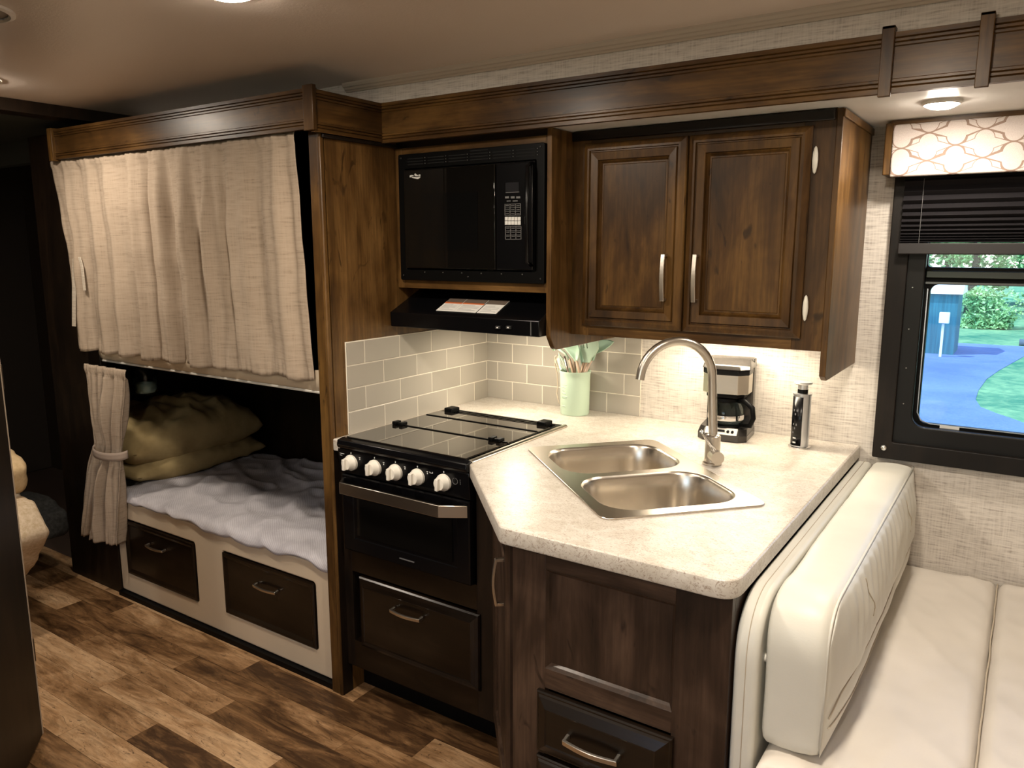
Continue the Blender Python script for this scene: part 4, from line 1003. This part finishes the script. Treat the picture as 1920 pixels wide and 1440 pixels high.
def onface(y, z):
    u = (y - 1.4) / 1.14; v = (z - .578) / .288; q = face(u, v); return (q[0] + .0012, y, q[2])
seam([onface(1.42 + 1.05 * k / 40, .672 + .012 * math.sin(k * .12) - .02 * math.exp(-k / 4)) for k in range(41)], bc, .0014, STITCH)
seam([onface(1.42 + .5 * k / 20, .632 - .01 * k / 20) for k in range(21)], bc, .0011, STITCH)
for y_ in (1.66, 2.26): seam([onface(y_ + .07 * k / 8 * (1 if y_ < 2 else 1), .845 - .11 * k / 8) for k in range(9)], bc, .0010, STITCH)

def slab(name, x0, x1, y0, y1, z0, z1, label, sd, parent=None):
    t = thing(name, label, 'cushion', ((x0 + x1) / 2, (y0 + y1) / 2, z0))
    g = G(); nu, nv = 60, 90
    def f(u, v):
        x = x0 + (x1 - x0) * u; y = y0 + (y1 - y0) * v
        e = min(u * (x1 - x0), (1 - u) * (x1 - x0), v * (y1 - y0), (1 - v) * (y1 - y0)); k = min(1, e / .03)
        z = z1 - .024 * (1 - math.sqrt(max(0, 1 - (1 - k) ** 2)))
        z += (.007 * nz(x * 5 + y * 2.2 + sd, y * 3 - x * 3) + .004 * (1 - abs(nz(x * 9 + y * 5, y * 4 + sd)) * 3) + .002 * nz(x * 20, y * 17, sd)) * k
        return (x, y, z)
    g.grid(f, nu, nv)
    g2 = [f(0, j / nv) for j in range(nv + 1)] + [f(i / nu, 1) for i in range(1, nu + 1)] + [f(1, 1 - j / nv) for j in range(1, nv + 1)] + [f(1 - i / nu, 0) for i in range(1, nu)]
    g.loft([g2, [(p[0], p[1], (p[2] + z0) / 2) for p in g2], [(p[0], p[1], z0) for p in g2]], False, True)
    g.build('cover', CREAM2, t, auto=70)
    return t
sc1 = slab('seat_cushion', -.352, -.004, 1.335, 2.55, .44, .562, 'cream vinyl seat cushion beside the back cushion, left of the seam', 3.1)
sc2 = slab('seat_cushion', .000, .66, 1.30, 2.55, .44, .564, 'cream vinyl cushion at the right edge, right of the seam', 8.3)
seam([(-.002 + .002 * nz(y * 9, 1), y, .552) for y in [1.36 + .0297 * k for k in range(41)]], sc1, .002, STITCH)
db = thing('dinette_bench', 'cream padded bench base under the seat cushions', 'bench', (.15, 1.95, 0))
G().box(-.355, .68, 1.37, 2.555, 0, .438).build('box', CREAM, db, bevel=.01)

# ------------------------------------------------------------------ far left: door slab, bed, rug
P0, P1 = Vector((-2.440, 1.005, 0)), Vector((-2.20, .806, 0))
dx_ = (P1 - P0).normalized(); dn = Vector((dx_.y, -dx_.x, 0))
dn = dn if dn.dot(-P0) < 0 else -dn
TDo = Matrix(((dx_.x, dn.x, 0, P0.x), (dx_.y, dn.y, 0, P0.y), (0, 0, 1, 0), (0, 0, 0, 1)))
dd = thing('door_1', None, None, tuple(P0), kind='structure')
G(TDo).box(0.002, .56, 0, .035, .02, 2.02).build('door_leaf', DKZ, dd, bevel=.001)
G(TDo).box(-.004, .0035, -.001, .036, .02, 2.02).build('edge_band', plain('cream_edge', (.42, .34, .26), .5), dd)
for z in (.30, 1.15, 1.85):
    G(TDo).box(-.0065, -.004, .004, .030, z - .035, z + .035).build('hinge_leaf', plain('bronze_hinge', (.10, .085, .07), .35, 1), dd)
    G(TDo).lathe([(.005, z - .036), (.005, z + .036)], (-.007, .002, 0), 12).build('hinge_knuckle', plain('bronze_pin', (.12, .10, .08), .35, 1), dd)

bd = thing('bed', 'bed with beige fleece blanket behind the dark door at the left', 'bed', (-4.1, .7, 0))
G().box(-5.5, -3.30, -.6, 1.36, .0, .22).build('bed_base', BLACKM, bd)
G().box(-5.5, -3.27, -.6, 1.38, .22, .58).build('mattress', plain('bed_mattress', (.5, .42, .32), .9), bd, bevel=.04, seg=4)
def puffy(outline, Ya, Yb, sd):
    """soft rounded body swept along y from an outline seen end-on."""
    g = G(); o3 = [at(px, py, Ya - .03) for px, py in outline]; c = sum(o3, Vector((0, 0, 0))) / len(o3)
    den = []
    for i in range(len(o3)):
        a, b = o3[i], o3[(i + 1) % len(o3)]; den += [a.lerp(b, k / 8) for k in range(8)]
    m = len(den)
    for _ in range(4): den = [(den[i - 2] + den[i - 1] * 2 + den[i] * 3 + den[(i + 1) % m] * 2 + den[(i + 2) % m]) / 9 for i in range(m)]
    rg = []
    for t, k in ((0, .62), (.008, .85), (.02, .96), (.035, 1.0), (.3, 1.0), (.6, 1.0), (1, 1.0)):
        y = Ya + (Yb - Ya) * (t if Ya - Yb > .5 else min(1, t * 5))
        rg.append([Vector((c.x + (p.x - c.x) * k, y + .008 * nz(p.x * 20, p.z * 20, sd), c.z + (p.z - c.z) * k + .006 * nz(y * 12, p.x * 14, sd))) for p in den])
    return g.loft(rg)
puffy([(-90, 800), (-20, 828), (8, 838), (28, 850), (50, 874), (50, 898), (47, 926), (10, 930), (-90, 915)], 1.41, .3, 1).build('folded_quilt', cloth('tan_quilt', (.50, .36, .20), (.62, .47, .28), 40), bd, smooth=True)
puffy([(-90, 925), (14, 930), (52, 930), (70, 952), (92, 1000), (76, 1030), (64, 1060), (42, 1088), (20, 1100), (-60, 1080)], 1.40, .4, 4).build('fleece_blanket', FLEECE, bd, smooth=True)
sb = puffy([(38, 920), (70, 926), (98, 936), (101, 950), (120, 958), (126, 1005), (100, 1004), (70, 985), (40, 975)], 1.66, 1.50, 9).build('storage_bag', RUGM, smooth=True)
tag(sb, 'slate grey soft bag in the dark passage beside the bed', 'bag')

# ------------------------------------------------------------------ outside
GZ = -.9
def ground_mat(name, a, b, sc):
    s = NT(name); n = s.noise(s.coords((1, 1, 1), False), sc, 6, .65, .6); n2 = s.noise(s.coords((1, 1, 1), False), .6, 3, .6, .5)
    c = s.ramp(s.math('ADD', s.math('MULTIPLY', n, .5), s.math('MULTIPLY', n2, .5)), [(.38, a), (.6, b)]); s.color(c).set(Roughness=.95, Specular_IOR_Level=.1); return s.m
ASPH = ground_mat('asphalt', (.06, .115, .27), (.11, .185, .37), 30)
GRASS = ground_mat('lawn', (.015, .13, .085), (.14, .30, .16), 5)
ln = G().box(-40, 40, -40, 70, GZ - .1, GZ).build('lawn', GRASS); ln['kind'] = 'structure'
def onground(px, py):
    r = fwd * F_PX + rgt * (px - 960) + upv * (720 - py); q = CAM + r * ((GZ - CAM.z) / r.z); return (q.x, q.y)
rd = [(-9, 5), (3, 5), (1.5, 10.4)] + [onground(*q) for q in ((1925, 796), (1895, 785), (1868, 776), (1838, 764), (1829, 750), (1834, 733), (1850, 711), (1873, 695), (1921, 668))] + [(3.2, 19.5), (3.5, 22.9), (-2.2, 22.6), (-9, 21)]
st(G().prism(rd, GZ, GZ + .01), 'road', ASPH)
def leafy(name, c, r, h, n, seed, label, mat, trunk=True, grp=None, sz=.16):
    rnd = random.Random(seed); t = thing(name, label, 'tree' if trunk else 'bush', (c[0], c[1], GZ), grp)
    g = G()
    cs = [(c[0] + rnd.uniform(-r, r) * .7, c[1] + rnd.uniform(-r, r) * .5, rnd.uniform(h[0], h[1]), rnd.uniform(.35, .7) * r) for _ in range(12)]
    for k in range(n):
        b = cs[rnd.randrange(12)]; d = Vector((rnd.gauss(0, 1), rnd.gauss(0, 1), rnd.gauss(0, 1))).normalized() * b[3] * rnd.uniform(.6, 1)
        p = Vector(b[:3]) + d; p.z = max(p.z, GZ + .05); s_ = sz * rnd.uniform(.5, 1.2)
        u = Vector((rnd.gauss(0, 1), rnd.gauss(0, 1), rnd.gauss(0, .6))).normalized(); w_ = u.cross(Vector((rnd.gauss(0, 1), rnd.gauss(0, 1), rnd.gauss(0, 1)))).normalized()
        g.v += [p - u * s_, p + w_ * s_ * .45, p + u * s_, p - w_ * s_ * .45]; m = len(g.v); g.f.append((m - 4, m - 3, m - 2, m - 1))
    me = bpy.data.meshes.new('foliage'); me.from_pydata([tuple(p) for p in g.v], [], g.f); me.materials.append(mat)
    o = bpy.data.objects.new('foliage', me); link(o, t); o['kind'] = 'stuff'
    if trunk: G().tube([(c[0], c[1], GZ), (c[0] + .1, c[1], GZ + 2), (c[0], c[1], h[1] + .5)], [.16, .12, .05], 8).build('trunk', plain('bark', (.05, .05, .05), .9), t, smooth=True)
def leafm(name, a, b):
    s = NT(name); n = s.noise(s.coords((1, 1, 1), False), 2.2, 4, .7); s.color(s.ramp(n, [(.35, a), (.65, b)])).set(Roughness=.6); return s.m
L1 = leafm('leaf_bright', (.05, .22, .09), (.36, .62, .26)); L2 = leafm('leaf_deep', (.012, .10, .05), (.12, .36, .14))
for k, (x, y, r, h, m, lb, sz) in enumerate([(-4.6, 31, 1.3, (.6, 3.8), L2, 'dark green tree at the far left beyond the shed', .12), (-1.9, 33, 1.25, (.2, 3.6), L1, 'bright green tree right behind the shed', .11), (.55, 31.5, 1.15, (.2, 3.8), L2, 'deep green tree at the right of the window view', .11), (-3.2, 38, 1.9, (.5, 4.2), L1, 'pale tree in the back row behind the shed', .14), (1.0, 38, 1.9, (.3, 4.2), L1, 'pale tree in the back row at the right', .14), (3.4, 32, 1.4, (.3, 4), L2, 'dark tree out to the right', .13)]):
    leafy('tree', (x, y), r, h, 7500, k + 1, lb, m, True, 'trees across the road', sz)
for k, (x, y, r, lb) in enumerate([(-1.0, 27.5, .75, 'leafy bush right of the shed at the lawn edge'), (1.0, 27, .7, 'leafy bush at the right edge of the window view')]):
    leafy('bush', (x, y), r, (-.9, .0), 4500, 20 + k, lb, L2 if k else L1, False, 'bushes across the lawn', .07)
sh = thing('shed', 'blue-green shed with white roof across the road', 'shed', (-1.8, 20.4, GZ))
SHM = NT('shed_siding'); SHM.color(SHM.ramp(SHM.noise(SHM.coords((6, 6, .3), False), 3, 2), [(.4, (.008, .085, .13)), (.6, (.014, .12, .18))])).set(Roughness=.7); SHM = SHM.m
G().box(-2.9, -1.36, 20, 21.2, GZ, .52).build('walls', SHM, sh)
G().extr([(19.9, .52), (20.6, .78), (21.3, .52), (21.3, .48), (19.9, .48)], 'x', -2.98, -1.28).build('roof', plain('shed_roof', (.62, .72, .78), .5), sh)
G().box(-2.05, -1.95, 19.97, 20, GZ, .5).build('corner_post', plain('shed_dark', (.02, .06, .10), .7), sh)
for z in (-.75, -.40, .0): G().box(-2.9, -2.0, 19.92, 19.99, z, z + .06).build('shelf', plain('shed_slat', (.35, .45, .50), .6), sh)
ub = thing('utility_box', 'pale utility meter box on a post in front of the shed', 'box', (-1.53, 19.5, GZ))
G().box(-1.60, -1.55, 19.48, 19.53, GZ, -.1).build('post', plain('pale_post', (.45, .55, .62), .6), ub)
G().box(-1.66, -1.46, 19.40, 19.55, -.14, .10).build('box', plain('meter_box', (.50, .60, .66), .5), ub, bevel=.01)
tag(G().tube([(-.15, 22.9, GZ + .08), (.9, 23.0, GZ + .08), (2.2, 23.1, GZ + .08)], .09, 8).build('curb_log', plain('log_dark', (.06, .10, .14), .9), smooth=True), 'dark timber log lying at the far side of the road', 'log')

for o in list(bpy.data.objects):
    if o.get('kind') == 'structure':
        for k_ in ('label', 'category'):
            if k_ in o.keys() and o[k_] is None: del o[k_]
